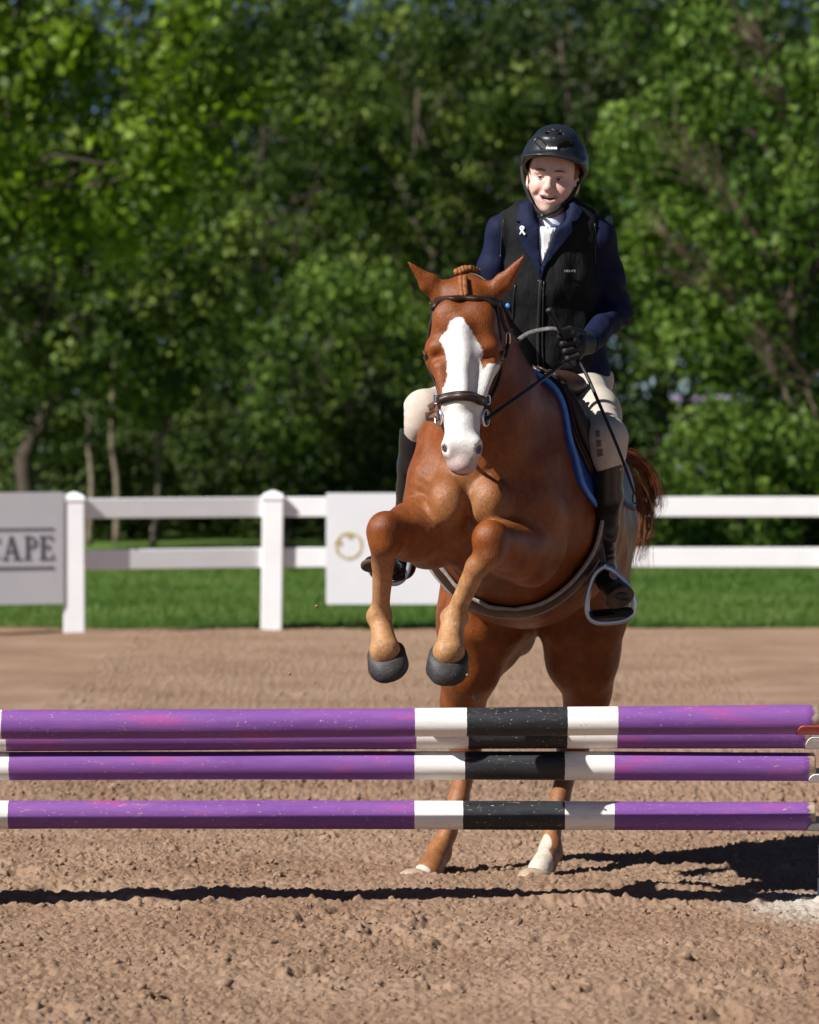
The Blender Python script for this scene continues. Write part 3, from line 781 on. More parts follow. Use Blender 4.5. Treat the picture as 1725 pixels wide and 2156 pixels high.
def build_horse():
    lo = (-0.20, 13.25, -0.02); hi = (0.98, 15.95, 2.16)
    f = Field(lo, hi, 0.0075)
    Pp = P
    # trunk
    f.chain([(Pp(1015, 1040, 14.08), (.185, .26)), (Pp(1055, 1038, 14.2), (.228, .295)), (Pp(1080, 1064, 14.42), (.295, .352)), (Pp(1102, 1085, 14.6), (.325, .365)),
             (Pp(1130, 1092, 14.95), (.305, .325)), (Pp(1148, 1090, 15.2), (.295, .30)), (Pp(1158, 1130, 15.42), (.22, .24))], 0.07)
    # withers
    f.cone(Pp(1095, 850, 14.2), Pp(1130, 880, 14.6), (.10, .08), (.09, .07), 0.12)
    # neck
    f.chain([(Pp(1052, 965, 14.12), (.185, .28)), (Pp(1040, 860, 14.03), (.135, .22)), (Pp(1016, 760, 13.97), (.108, .17)),
             (Pp(990, 665, 13.88), (.085, .12)), (Pp(984, 640, 13.83), (.07, .085))], 0.07)
    # chest
    f.ball(Pp(943, 1060, 13.855), (.070, .08, .090), 0.014)
    f.ball(Pp(1031, 1058, 13.86), (.072, .08, .088), 0.014)
    f.cone(Pp(984, 1120, 13.93), Pp(988, 1172, 13.98), .062, .055, 0.03)
    f.cone(Pp(957, 1125, 13.89), Pp(960, 1170, 13.95), .042, .036, 0.015)
    f.cone(Pp(1014, 1120, 13.89), Pp(1010, 1168, 13.95), .042, .038, 0.015)
    # sternum grooves
    f.cone(Pp(986, 1010, 13.79), Pp(986, 1180, 13.85), .013, .012, 0.016, sub=True)
    for a, b in (((918, 1116, 13.80), (980, 1120, 13.82)), ((992, 1120, 13.82), (1050, 1112, 13.80)), ((893, 1035, 13.875), (908, 1108, 13.85)), ((940, 985, 13.845), (985, 1020, 13.815)), ((1032, 982, 13.845), (987, 1020, 13.815))):
        f.cone(Pp(*a), Pp(*b), .012, .011, 0.022, sub=True)
    # shoulders
    f.cone(Pp(932, 930, 14.09), Pp(905, 1050, 14.01), .085, .085, 0.06)
    f.cone(Pp(962, 880, 14.05), Pp(922, 1005, 13.99), .075, .085, 0.05)
    f.cone(Pp(1105, 900, 14.12), Pp(1103, 1060, 14.0), (.095, .13), (.128, .13), 0.07)
    f.cone(Pp(1095, 1000, 13.98), Pp(1082, 1075, 13.97), .09, .10, 0.04)
    f.cone(Pp(1125, 1110, 14.03), Pp(1120, 1180, 14.06), .10, .07, 0.05)
    # underside of the neck, throat line
    f.cone(Pp(985, 860, 13.92), Pp(985, 985, 13.93), .075, .095, 0.06)
    # ---------------- forelegs
    def fore(E, mid, K, c1, c2, fet, pas, cor):
        f.cone(E, mid, .112, .100, 0.028); f.cone(mid, K, .096, .056, 0.026)
        f.ball(K, (.054, .052, .062), 0.022)
        f.ball(np.array(K) + [0.003, -.008, -.038], (.047, .046, .042), 0.016)
        f.cone(np.array(K) + [-0.002, 0, -.045], c1, .045, .033, 0.02)
        f.cone(c1, c2, (.0318, .036), (.0312, .037), 0.015)
        f.ball(fet, (.047, .048, .040), 0.022)
        f.cone(fet, pas, .038, .037, 0.012)
        f.cone(pas, cor, .037, .053, 0.015)
    LEGL = [Pp(928, 1118, 14.03), Pp(872, 1118, 13.89), Pp(811, 1118, 13.74), Pp(806, 1185, 13.80), Pp(803, 1270, 13.89), Pp(800, 1298, 13.91), Pp(806, 1332, 13.88), Pp(811, 1368, 13.85)]
    fore(*LEGL)
    LEGR = [Pp(1122, 1150, 14.05), Pp(1080, 1153, 13.92), Pp(1034, 1136, 13.69), Pp(1004, 1195, 13.70), Pp(968, 1270, 13.77), Pp(957, 1300, 13.79), Pp(950, 1333, 13.76), Pp(946, 1370, 13.73)]
    fore(*LEGR)
    # elbow points
    f.ball(Pp(895, 1180, 14.0), (.05, .06, .03), 0.04); f.ball(Pp(1115, 1205, 14.02), (.06, .06, .04), 0.05)
    # ---------------- hind legs
    f.cone(Pp(1060, 1130, 15.15), Pp(1015, 1290, 14.92), (.17, .2), (.155, .19), 0.08)
    f.cone(Pp(1235, 1130, 15.2), Pp(1230, 1290, 14.97), (.16, .2), (.145, .19), 0.08)
    f.chain([(Pp(1012, 1310, 14.9), (.148, .17)), (Pp(990, 1395, 14.95), (.104, .14)), (Pp(974, 1480, 15.08), (.071, .105)), (Pp(980, 1550, 15.17), (.052, .075)), (Pp(983, 1590, 15.16), (.047, .068))], 0.04)
    f.chain([(Pp(1226, 1300, 14.95), (.145, .17)), (Pp(1226, 1385, 15.0), (.122, .14)), (Pp(1236, 1440, 15.08), (.083, .11)), (Pp(1231, 1487, 15.13), (.064, .10)), (Pp(1208, 1560, 15.2), (.052, .075)), (Pp(1204, 1590, 15.18), (.045, .065))], 0.04)
    f.ball(Pp(983, 1555, 15.24), (.04, .05, .05), 0.04); f.ball(Pp(1208, 1560, 15.26), (.04, .05, .05), 0.04)
    f.chain([(Pp(982, 1595, 15.14), (.042, .055)), (Pp(966, 1685, 15.05), (.034, .042)), (Pp(942, 1755, 14.97), (.032, .040)), (Pp(925, 1795, 14.93), (.041, .046)), (Pp(912, 1822, 14.86), (.038, .043)), (Pp(903, 1836, 14.82), (.046, .048))], 0.02)
    f.chain([(Pp(1200, 1595, 15.16), (.040, .055)), (Pp(1178, 1685, 15.06), (.031, .042)), (Pp(1162, 1752, 14.97), (.031, .040)), (Pp(1159, 1792, 14.92), (.040, .046)), (Pp(1149, 1815, 14.85), (.038, .043)), (Pp(1139, 1832, 14.81), (.045, .048))], 0.02)
    # sheath, inner flank
    f.ball(Pp(1075, 1325, 14.95), (.05, .09, .045), 0.05)
    f.cone(Pp(1075, 1290, 15.05), Pp(1050, 1365, 15.03), .10, .075, 0.07)
    f.ball(Pp(1092, 1350, 15.12), (.05, .08, .05), 0.06)
    # ---------------- head
    f.cone(Pp(980, 645, 13.80), Pp(979, 700, 13.765), (.090, .08), (.100, .095), 0.04)
    f.cone(Pp(979, 700, 13.765), Pp(977, 760, 13.735), (.100, .095), (.100, .095), 0.03)
    f.cone(Pp(977, 760, 13.73), Pp(973, 850, 13.66), (.098, .088), (.064, .065), 0.03)
    f.cone(Pp(973, 850, 13.66), Pp(973, 935, 13.605), (.064, .065), (.053, .052), 0.02)
    f.ball(Pp(973, 942, 13.605), (.056, .055, .036), 0.03)
    f.cone(Pp(973, 940, 13.605), Pp(973, 970, 13.595), (.054, .052), (.044, .042), 0.02)
    f.ball(Pp(973, 978, 13.588), (.036, .036, .022), 0.03)
    f.ball(Pp(968, 989, 13.622), (.024, .026, .016), 0.006)
    f.cone(Pp(979, 790, 13.84), Pp(976, 850, 13.76), (.088, .12), (.06, .08), 0.04)       # cheeks
    f.cone(Pp(976, 850, 13.76), Pp(973, 945, 13.68), (.050, .06), (.030, .034), 0.03)     # lower jaw
    for sx, ex in ((-1, 907), (1, 1044)):
        f.ball(Pp(ex + sx * -12, 731, 13.70), (.030, .042, .022), 0.05)                               # brow over the eye
        f.ball(Pp(ex - sx * 12, 760, 13.72), (.022, .035, .020), 0.05)
        f.ball(Pp(ex - sx * 14, 764, 13.655), (.014, .016, .022), 0.035, sub=True)
        f.cone(Pp(979 + sx * 52, 775, 13.66), Pp(973 + sx * 36, 850, 13.62), .022, .014, 0.03)    # facial crest
        f.ball(Pp(979 + sx * 33, 672, 13.70), (.05, .03, .06), 0.04)
        # nostril: rim and opening
        nx = 973 + sx * 33
        f.ball(Pp(nx - sx * 3, 943, 13.566), (.018, .02, .028), 0.03)
        f.ball(Pp(nx + sx * 2.5, 945, 13.555), (.0075, .040, .0155), 0.006, rot=Matrix.Rotation(sx * .35, 3, 'Y'), sub=True)
    f.cone(Pp(975, 690, 13.665), Pp(975, 840, 13.59), .018, .016, 0.04)                      # bridge
    # ears
    def ear(b, m, t, n):
        f.cone(b, m, (.036, .030), (.031, .020), 0.03, u=n); f.cone(m, t, (.031, .020), (.006, .006), 0.01, u=n)
    ear(Pp(932, 622, 13.80), Pp(903, 596, 13.78), Pp(861, 553, 13.76), (0.7, 0, .7))
    ear(Pp(1034, 622, 13.80), Pp(1062, 594, 13.78), Pp(1103, 541, 13.76), (0.77, 0, -.64))
    f.cone(Pp(905, 600, 13.745), Pp(868, 561, 13.745), (.018, .012), (.005, .003), 0.01, u=(.7, 0, .7), sub=True)
    f.cone(Pp(1062, 598, 13.745), Pp(1093, 556, 13.745), (.018, .012), (.005, .003), 0.01, u=(.77, 0, -.64), sub=True)
    V, F = f.mesh(1)
    return V, F, LEGL, LEGR

HV, HF, LEGL, LEGR = build_horse()
HN = vnormals(HV, HF)
# coat relief: gentle muscle and skin unevenness
trunkw = np.clip((HV[:, 1] - 13.84) / .05, 0, 1) * np.clip((HV[:, 2] - .75) / .1, 0, 1)
# skin folds where the forearms leave the chest, ribs behind the girth
fa = np.exp(-(np.linalg.norm((HV - P(893, 1085, 13.92)) / [.06, .10, .09], axis=1)) ** 2); fb_ = np.exp(-(np.linalg.norm((HV - P(1070, 1105, 13.92)) / [.05, .10, .07], axis=1)) ** 2)
fold = np.sin((HV @ np.array([.75, .2, .65])) * 260 + vn3(HV, .06, 3) * 4) * .0030 * fa + np.sin((HV @ np.array([-.6, .2, .7])) * 240 + vn3(HV, .06, 5) * 4) * .0022 * fb_
HV = HV + HN * ((vn3(HV, 0.09, 1) - .5) * (.006 + .010 * trunkw) + (vn3(HV * [1, 1, .55], 0.045, 6) - .5) * .0055 * trunkw + (vn3(HV, 0.035, 2) - .5) * 0.0022 + fold)[:, None]
HN = vnormals(HV, HF)

# markings, stored as distances on the coat
def wx(x, y, d): p = P(x, y, d); return (p[0], p[2])
blaze_poly = [wx(x, y, 13.64) for x, y in [(961, 668), (948, 676), (941, 695), (930, 706), (925, 716), (932, 729), (938, 744), (941, 759), (941, 790), (938, 806), (932, 818), (930, 840), (926, 870), (915, 900), (900, 1010), (1050, 1010), (1060, 770),
              (1044, 766), (1030, 764), (1017, 779), (1012, 762), (1017, 748), (1019, 741), (1012, 729), (1002, 713), (992, 695), (981, 680), (974, 667)]]
xz = HV[:, [0, 2]]
bl = poly_sdf(xz, blaze_poly)
headm = (HV[:, 1] < 13.80) & (HV[:, 2] > P(0, 1008, 13.6)[2])
behind = np.clip((HV[:, 1] - 13.70) / 0.05, 0, 1) * 0.05           # the white ends towards the jaw
bl = np.where(headm, bl + behind, 0.2)
pz = lambda y, d=13.6: P(0, y, d)[2]
pink = np.where(headm, np.clip((pz(925) - HV[:, 2]) / (pz(925) - pz(985)), 0, 1), 0)
chin = np.where(headm & (HV[:, 1] < 13.70) & (np.abs(HV[:, 0] - P(967, 0, 13.6)[0]) < .03) & (HV[:, 1] > 13.575), np.clip((pz(987) - HV[:, 2]) / (pz(987) - pz(996)), 0, 1), 0)
fl = np.minimum(dpath(HV, LEGL[2:]), dpath(HV, LEGR[2:])) < .08
pz2 = lambda y: P(0, y, 13.75)[2]
tanv = np.where(fl, np.clip((pz2(1150) - HV[:, 2]) / (pz2(1150) - pz2(1235)), 0, 1), 0)
# paler breast
cb = np.exp(-(((HV[:, 0] - P(980, 0, 13.8)[0]) / 0.13) ** 2 + ((HV[:, 2] - P(0, 1075, 13.8)[2]) / 0.13) ** 2)) * (HV[:, 1] < 14.0) * (HV[:, 1] > 13.74) * (HN[:, 1] < 0)
tanv = np.maximum(tanv, 0.55 * cb)
hl = (HV[:, 2] < 0.42) & (HV[:, 1] > 14.6)
tanv = np.maximum(tanv, np.where(HV[:, 1] > 14.6, np.clip((0.42 - HV[:, 2]) / 0.35, 0, .45), 0))
# white socks behind
rs = np.linalg.norm((HV - P(1128, 1818, 14.80)) / [.06, .09, .085], axis=1) - 1
strip = np.linalg.norm((HV - P(1146, 1775, 14.88)) / [.026, .05, .065], axis=1) - 1
ls = np.linalg.norm((HV - P(886, 1836, 14.78)) / [.034, .07, .024], axis=1) - 1
sock = np.where(hl, np.minimum(np.minimum(rs, strip), ls) * 0.05, 0.2)
white = np.minimum(bl, sock)

mh = M('chestnut_coat')
n1 = mh.noise(9, 5, .6); n2 = mh.noise(260, 4, .7, stretch=(1, 1, .35)); n3 = mh.noise(55, 4, .7)
base = mh.ramp(n1, [(.3, (.155, .039, .0075)), (.7, (.240, .068, .0125))])
tanc = mh.ramp(n3, [(.3, (.34, .17, .07)), (.75, (.46, .26, .125))])
col = mh.mix(mh.math('MULTIPLY', mh.attr('tan'), 1.0), base, tanc)
n4 = mh.noise(28, 5, .65, stretch=(1, 1, .6))
col = mh.mix(0.6, col, mh.mix(1.0, col, mh.ramp(n4, [(.3, (.62, .58, .55)), (.7, (1.25, 1.28, 1.3))]), 'MULTIPLY'))
col = mh.mix(0.8, col, mh.mix(1.0, col, mh.ramp(n2, [(.3, (.55, .5, .45)), (.7, (1.3, 1.3, 1.3))]), 'MULTIPLY'))
edge = mh.math('ADD', mh.attr('white'), mh.math('MULTIPLY', mh.math('SUBTRACT', mh.noise(150, 3, .7, stretch=(1, 1, .5)), .5), .016))
wf = mh.step(edge, .0025, -.0025)
wcol = mh.mix(mh.attr('pink'), mh.ramp(n3, [(.3, (.58, .555, .53)), (.7, (.70, .68, .655))]), mh.ramp(n3, [(.3, (.40, .27, .25)), (.7, (.54, .41, .385))]))
wcol = mh.mix(mh.math('MULTIPLY', mh.attr('dust'), mh.ramp(mh.noise(40, 4, .7), [(.3, (.35, .35, .35)), (.7, (.95, .95, .95))])), wcol, (.46, .35, .24))
col = mh.mix(wf, col, wcol)
col = mh.mix(mh.attr('chin'), col, (.03, .025, .025))
mh.set(col, mh.ramp(n3, [(.3, (.48, .48, .48)), (.7, (.34, .34, .34))]), .30)
mh.b.inputs['Sheen Weight'].default_value = .0
mh.bump(mh.math('ADD', n2, mh.math('MULTIPLY', n3, .8)), .5, .004)
hbody = mesh_np('body', HV, HF, mh.m, horse, attrs={'white': white, 'pink': pink, 'chin': chin, 'tan': tanv, 'dust': np.where(HV[:, 1] > 14.5, 1.0, 0.0)})
HB = bvh_of(HV, HF)

# ---- hooves
hoof_m = M('hoof_horn')
hz = hoof_m.noise(60, 4, .6, stretch=(1, 1, 6)); hd = hoof_m.noise(140, 4, .8)
hc = hoof_m.ramp(hz, [(.3, (.018, .017, .017)), (.7, (.05, .047, .046))])
hoof_m.set(hoof_m.mix(hoof_m.step(hd, .58, .72), hc, (.20, .155, .11)), .55, .3)
hoof_m.bump(hz, .3, .002)
hoof_p = M('pale_hoof_horn')
hz = hoof_p.noise(70, 4, .6, stretch=(1, 1, 6))
hoof_p.set(hoof_p.ramp(hz, [(.3, (.26, .19, .13)), (.7, (.42, .33, .24))]), .6, .3); hoof_p.bump(hoof_p.noise(160, 4, .8), .4, .003)

def hoof(cor, axis, toe, rc, rs, hgt, mat, sink=0.0):
    """cor: centre of the coronet; axis: towards the sole; toe: towards the toe"""
    axis = np.array(axis, float); axis /= np.linalg.norm(axis)
    toe = np.array(toe, float); toe -= axis * np.dot(toe, axis); toe /= np.linalg.norm(toe)
    side = np.cross(axis, toe); rows = []
    K = 36; prof = [(-.12, .86), (0, 1.0), (.05, 1.03), (.5, 1.0), (1.0, 1.0), (1.03, .95), (1.0, .6), (.97, .05)]
    for h, q in prof:
        ring = []
        for j in range(K):
            a = 2 * math.pi * j / K; ct, st = math.cos(a), math.sin(a)
            hh = h * (0.78 + 0.30 * max(ct, -.4)) if 0 < h else h
            r = (rc + (rs - rc) * min(max(hh, 0), 1.05)) * q
            ln = 1.06 if ct > 0 else 0.92
            off = toe * (0.022 * max(h, 0))
            slope = axis * (0.010 * (1 + ct)) if h <= .05 else axis * 0.0
            ring.append(np.array(cor) + axis * hgt * hh + slope + off + toe * ct * r * ln + side * st * r)
        rows.append(ring)
    V = np.array(rows).reshape(-1, 3); F = []
    for i in range(len(prof) - 1):
        for j in range(K):
            F.append((i * K + j, i * K + (j + 1) % K, (i + 1) * K + (j + 1) % K, (i + 1) * K + j))
    F.append(list(range(K))[::-1]); F.append([(len(prof) - 1) * K + j for j in range(K)])
    V = V + (vn3(V, .02, 4)[:, None] - .5) * .003
    return mesh_np('hoof', V, F, mat, horse)
hoof(P(811, 1368, 13.850), (.22, .50, -.84), (-.05, -1, -.1), .060, .0685, .060, hoof_m.m)
hoof(P(945, 1372, 13.730), (-.06, .50, -.86), (-.05, -1, -.1), .061, .0700, .063, hoof_m.m)
hoof(P(898, 1838, 14.80), (-.55, -.35, -.8), (-1, -.5, .2), .050, .056, .058, hoof_p.m)
hoof(P(1134, 1833, 14.79), (-.25, -.45, -.85), (-.5, -1, 0), .052, .058, .060, hoof_p.m)

# ---- eyes
eye_m = M('dark_horse_eye'); eye_m.set(eye_m.ramp(eye_m.noise(80), [(.3, (.008, .005, .004)), (.7, (.02, .012, .008))]), .12, .6)
def uvball(name, c, r, mat, parent, k=20, rot=None):
    r = np.broadcast_to(np.array(r, float), (3,)); V = []; F = []
    n = k // 2
    for i in range(n + 1):
        t = math.pi * i / n
        for j in range(k):
            a = 2 * math.pi * j / k; V.append((math.sin(t) * math.cos(a) * r[0], math.sin(t) * math.sin(a) * r[1], math.cos(t) * r[2]))
    V = np.array(V)
    if rot is not None: V = V @ np.array(rot).T
    for i in range(n):
        for j in range(k): F.append((i * k + j, (i + 1) * k + j, (i + 1) * k + (j + 1) % k, i * k + (j + 1) % k))
    return mesh_np(name, V + np.array(c), np.array(F, np.int32), mat, parent)
for ex, sx in ((905, -1), (1046, 1)):
    h = HB.find_nearest(Vector(P(ex, 752, 13.705))); h, n = np.array(h[0]), np.array(h[1])
    uvball('eye', h - n * .013, (.018, .022, .0165), eye_m.m, horse)
    lid = [h - n * .003 + np.array([sx * .004 * math.cos(t) * 1.2, -.024 * math.sin(t), .015 * math.cos(t) + .002]) for t in np.linspace(-1.5, 1.5, 9)]
    tube('eyelid', lid, [.002, .004, .0055, .006, .006, .006, .0055, .004, .002], simple('brown_eyelid_skin', (.10, .034, .012), .6, .2), horse, 8)

# ---- braided forelock and mane
braid_m = simple('braided_mane_hair', (.24, .085, .025), .5, .3, .45, 90, .5, 300)
def braid(pts, r, n):
    Vs, Fs, o = [], [], 0
    c = catmull(pts, n)
    for i, p in enumerate(c):
        for s in (-1, 1):
            V, F = tube_geo([p + np.array([s * r * .75, -.001, r * .55]), p + np.array([s * r * .35, -.004, 0]), p + np.array([-s * r * .3, -.003, -r * .55])], [r * .4, r * .75, r * .35], 8)
            Vs.append(V); Fs.append(F + o); o += len(V)
    return mesh_np('braid', np.vstack(Vs), np.vstack(Fs), braid_m, horse)
def on_head(x, y, off=.004):
    h, n = ray_px(HB, x, y, 13.7); return h + n * off
braid([on_head(975, 590, .006), on_head(975, 604, .006), on_head(977, 624, .008)], .015, 4)
braid([P(966, 573, 13.87), P(985, 566, 13.88), P(1004, 574, 13.90)], .016, 3)
crest_path = [P(1000, 572, 13.93), P(1035, 610, 14.10), P(1060, 690, 14.22), P(1078, 760, 14.30)]
for q in catmull(crest_path, 3)[1:]:
    h = HB.find_nearest(Vector(q)); 
    braid([np.array(h[0]) + [0, 0, .02], np.array(h[0]) + [0.01, 0, 0], np.array(h[0]) + [.012, 0, -.02]], .012, 1)

# ---- tail
def hairs(name, roots, ctrl, n, r, mat, parent, seed=3, spread=.05, grow=1.0):
    g = np.random.default_rng(seed); Vs, Fs, o = [], [], 0
    ctrl = np.array(ctrl)
    for i in range(n):
        ph = g.normal(0, 1, 3); a = g.normal(0, 1, 3)
        L = g.uniform(.55, 1.0)
        pts = []
        for j, c in enumerate(ctrl):
            t = j / (len(ctrl) - 1)
            pts.append(c + ph * spread * (.25 + grow * t) + a * .025 * t * t + np.array([math.sin(5 * t + ph[0] * 3), math.cos(4 * t + ph[1] * 3), math.sin(6 * t + ph[2] * 2)]) * .018 * t)
        pts = catmull(pts, 6); pts = pts[:max(4, int(len(pts) * L))]
        V, F = tube_geo(pts, np.linspace(r, r * .25, len(pts)), 4, cap=False)
        Vs.append(V); Fs.append(F + o); o += len(V)
    return mesh_np(name, np.vstack(Vs), np.vstack(Fs), mat, parent)
tail_m = simple('chestnut_tail_hair', (.22, .065, .02), .42, .4, .45, 30)
tail_a = hairs('tail', None, [P(1240, 960, 15.55), P(1300, 985, 15.65), P(1338, 1040, 15.7), P(1345, 1100, 15.72), P(1332, 1150, 15.72), P(1326, 1205, 15.72)], 480, .0017, tail_m, horse, 3, .032, .8)
hairs('tail', None, [P(1260, 950, 15.6), P(1330, 960, 15.7), P(1368, 1005, 15.74), P(1372, 1055, 15.75), P(1348, 1082, 15.76), P(1330, 1130, 15.76)], 260, .0015, tail_m, horse, 5, .024, .7)
# ================================================================== TACK
leather = simple('dark_brown_leather', (.018, .010, .008), .40, .35, .35, 60, .25, 300)
leather_b = simple('brown_saddle_leather', (.040, .020, .014), .42, .45, .3, 40, .25, 260)
steel = simple('polished_steel', (.62, .64, .68), .25, .5, .08, 60, metal=1.0)

bridle = empty('bridle', P(980, 600, 13.8), 'dark brown leather bridle with padded noseband on the horse head', 'bridle')
def face_pts(l, off=0): return [on_head(x, y, off) for x, y in l]
bb = strap('browband', face_pts([(905, 641), (920, 634), (950, 630), (978, 628), (1008, 630), (1034, 635), (1050, 643)]), HB, .026, .010, leather, bridle)
strap('stitched_line', face_pts([(908, 644), (920, 639), (950, 635), (978, 633), (1008, 635), (1034, 640), (1047, 646)]), HB, .004, .013, leather_b, bb)
nb_pts = [P(925, 885, 13.80)] + face_pts([(916, 855), (928, 842), (950, 836), (974, 834), (998, 837), (1016, 844), (1024, 858)]) + [P(1018, 888, 13.80)]
nbo = strap('noseband', nb_pts, HB, .032, .011, leather, bridle)
strap('padding', face_pts([(930, 843), (950, 837), (974, 835), (998, 838), (1014, 845)]), HB, .019, .016, leather_b, nbo)
strap('crownpiece', [P(938, 596, 13.83), P(952, 580, 13.86), P(976, 572, 13.88), P(1002, 578, 13.87), P(1024, 598, 13.84)], HB, .024, .007, leather, bridle)
for s, pts in ((-1, [P(905, 640, 13.76), P(900, 690, 13.76), P(898, 740, 13.76), P(902, 790, 13.76), P(912, 835, 13.73), P(922, 875, 13.69)]),
               (1, [P(1052, 640, 13.76), P(1056, 690, 13.76), P(1057, 740, 13.76), P(1050, 790, 13.76), P(1036, 840, 13.73), P(1023, 876, 13.69)])):
    strap('cheekpiece', pts, HB, .015, .006, leather, bridle, off=.003)
    off = np.array([s * .012, .03, 0])
    strap('noseband_strap', [p + off for p in pts[:5]], HB, .012, .005, leather, bridle, off=.003)
    # throatlatch, hanging a little loose
    if s > 0:
        t = catmull([P(1053, 640, 13.79), P(1060, 680, 13.80), P(1070, 706, 13.81), P(1068, 735, 13.84), P(1050, 770, 13.92)], 6)
        V, F = ribbon_geo(t, np.tile([.3, -1, 0], (len(t), 1)), .013, .004); mesh_np('throatlatch', V, F, leather, bridle)
        bk = tube('buckle', catmull([P(1066, 700, 13.80), P(1073, 703, 13.80), P(1073, 722, 13.81), P(1066, 722, 13.81), P(1066, 700, 13.80)], 4), .003, steel, bridle, 6)
        kp = tube('strap_end', [P(1070, 722, 13.81), P(1068, 742, 13.81), P(1064, 752, 13.82)], [.005, .005, .003], leather, bridle, 6)
    bx, by = (923, 879) if s < 0 else (1023, 880)
    a = np.linspace(0, 2 * math.pi, 19); c = P(bx, by, 13.645)
    ring = [c + np.array([s * .010 * math.cos(t), .022 * math.cos(t), .026 * math.sin(t)]) for t in a]
    tube('bit_ring', ring, .0042, steel, bridle, 8)
    tube('cheek_buckle', catmull([c + np.array([s * .004, -.006, .07]), c + np.array([s * .012, 0, .07]), c + np.array([s * .012, 0, .045]), c + np.array([s * .004, -.006, .045])], 3), .003, steel, bridle, 6)
rn = catmull([P(1022, 884, 13.64), P(1062, 856, 13.70), P(1110, 822, 13.82), P(1160, 785, 14.0), P(1196, 756, 14.15)], 8)
V, F = ribbon_geo(rn, np.tile([.25, -1, .25], (len(rn), 1)), .013, .004); mesh_np('rein', V, F, leather, bridle)
rein_m = simple('worn_plaited_rein', (.13, .125, .12), .55, .4, .5, 110, .5, 250)
rn = catmull([P(1040, 790, 14.08), P(1066, 745, 14.10), P(1088, 720, 14.12), P(1112, 703, 14.14), P(1140, 695, 14.15), P(1166, 693, 14.15), P(1190, 702, 14.17)], 7)
V, F = ribbon_geo(rn, np.tile([.1, -.8, .6], (len(rn), 1)), .016, .005); mesh_np('rein', V, F, rein_m, bridle)
rn = catmull([P(924, 884, 13.66), P(900, 880, 13.80), P(940, 850, 14.06), P(1010, 800, 14.14), P(1040, 735, 14.16)], 8)
V, F = ribbon_geo(rn, np.tile([-.6, -.5, .5], (len(rn), 1)), .013, .004); mesh_np('rein', V, F, leather, bridle)

# ---- surface of the barrel in cylinder coordinates (distance along the horse, angle from the back)
_axd = [14.08, 14.2, 14.42, 14.6, 14.95, 15.2]
_axp = np.array([P(1015, 1040, 14.08), P(1055, 1038, 14.2), P(1080, 1064, 14.42), P(1102, 1085, 14.6), P(1130, 1092, 14.95), P(1148, 1090, 15.2)])
def barrel(d, deg, off=0.0):
    c = np.array([np.interp(d, _axd, _axp[:, i]) for i in range(3)]); a = math.radians(deg)
    dr = np.array([math.sin(a), 0, math.cos(a)])
    st = c + dr * .85
    h, n, _, _ = HB.ray_cast(Vector(st), Vector(-dr))
    return np.array(h) + dr * off, dr

def sheet(name, d0f, d1f, a0, a1, off, thick, mat, parent, nd=14, na=26, ripple=0.0):
    """cloth or leather sheet laid round the barrel, between the curves d0f(angle) and d1f(angle)"""
    T = np.zeros((na + 1, nd + 1, 3)); N = np.zeros_like(T)
    for i in range(na + 1):
        a = a0 + (a1 - a0) * i / na; t = i / na
        for j in range(nd + 1):
            d = d0f(t) + (d1f(t) - d0f(t)) * j / nd
            T[i, j], N[i, j] = barrel(d, a, off)
    for _ in range(2):
        Q = T.copy(); Q[1:-1] = (T[:-2] + 2 * T[1:-1] + T[2:]) / 4; T = Q
        Q = T.copy(); Q[:, 1:-1] = (T[:, :-2] + 2 * T[:, 1:-1] + T[:, 2:]) / 4; T = Q
    top = (T + N * thick).reshape(-1, 3); bot = (T - N * .008).reshape(-1, 3); n = len(top)
    V = np.vstack([top, bot]); F = []; w = nd + 1
    for i in range(na):
        for j in range(nd):
            a = i * w + j; F.append([a, a + w, a + w + 1, a + 1]); F.append([a + n, a + n + 1, a + n + w + 1, a + n + w])
    for i in range(na):
        for j in (0, nd): a = i * w + j; F.append([a, a + n, a + n + w, a + w])
    for j in range(nd):
        for i in (0, na): a = i * w + j; F.append([a, a + 1, a + 1 + n, a + n])
    o = mesh_np(name, V, F, mat, parent)
    return T + N * thick

blue = simple('blue_quilted_cotton', (.035, .10, .42), .8, .2, .2, 60, .5, 220)
blue_b = simple('bright_blue_binding', (.10, .24, .68), .6, .3, .15, 60, .3, 300)
pad = empty('saddle_pad', P(1150, 800, 14.3), 'blue saddle pad with bright blue edging under the brown saddle', 'saddle pad')
bow = lambda base, k: (lambda t: base + k * (t * t) + .06 * max(0, (t - .8) / .2) ** 3)
for s in (1, -1):
    fr = lambda t: 14.18 - .03 * math.sin(math.pi * min(t * 1.05, 1)) + .10 * max(0, (t - .86) / .14) ** 2
    bk = lambda t: 14.60 - .26 * max(0, (t - .45) / .55) ** 1.5
    T = sheet('pad_side', fr, bk, s * 2, s * 98, .006, .012, blue, pad)
    V, F = tube_geo(catmull(np.vstack([T[:, 0], T[-1, 1:]]), 2), .0085, 8); mesh_np('binding', V, F, blue_b, pad)

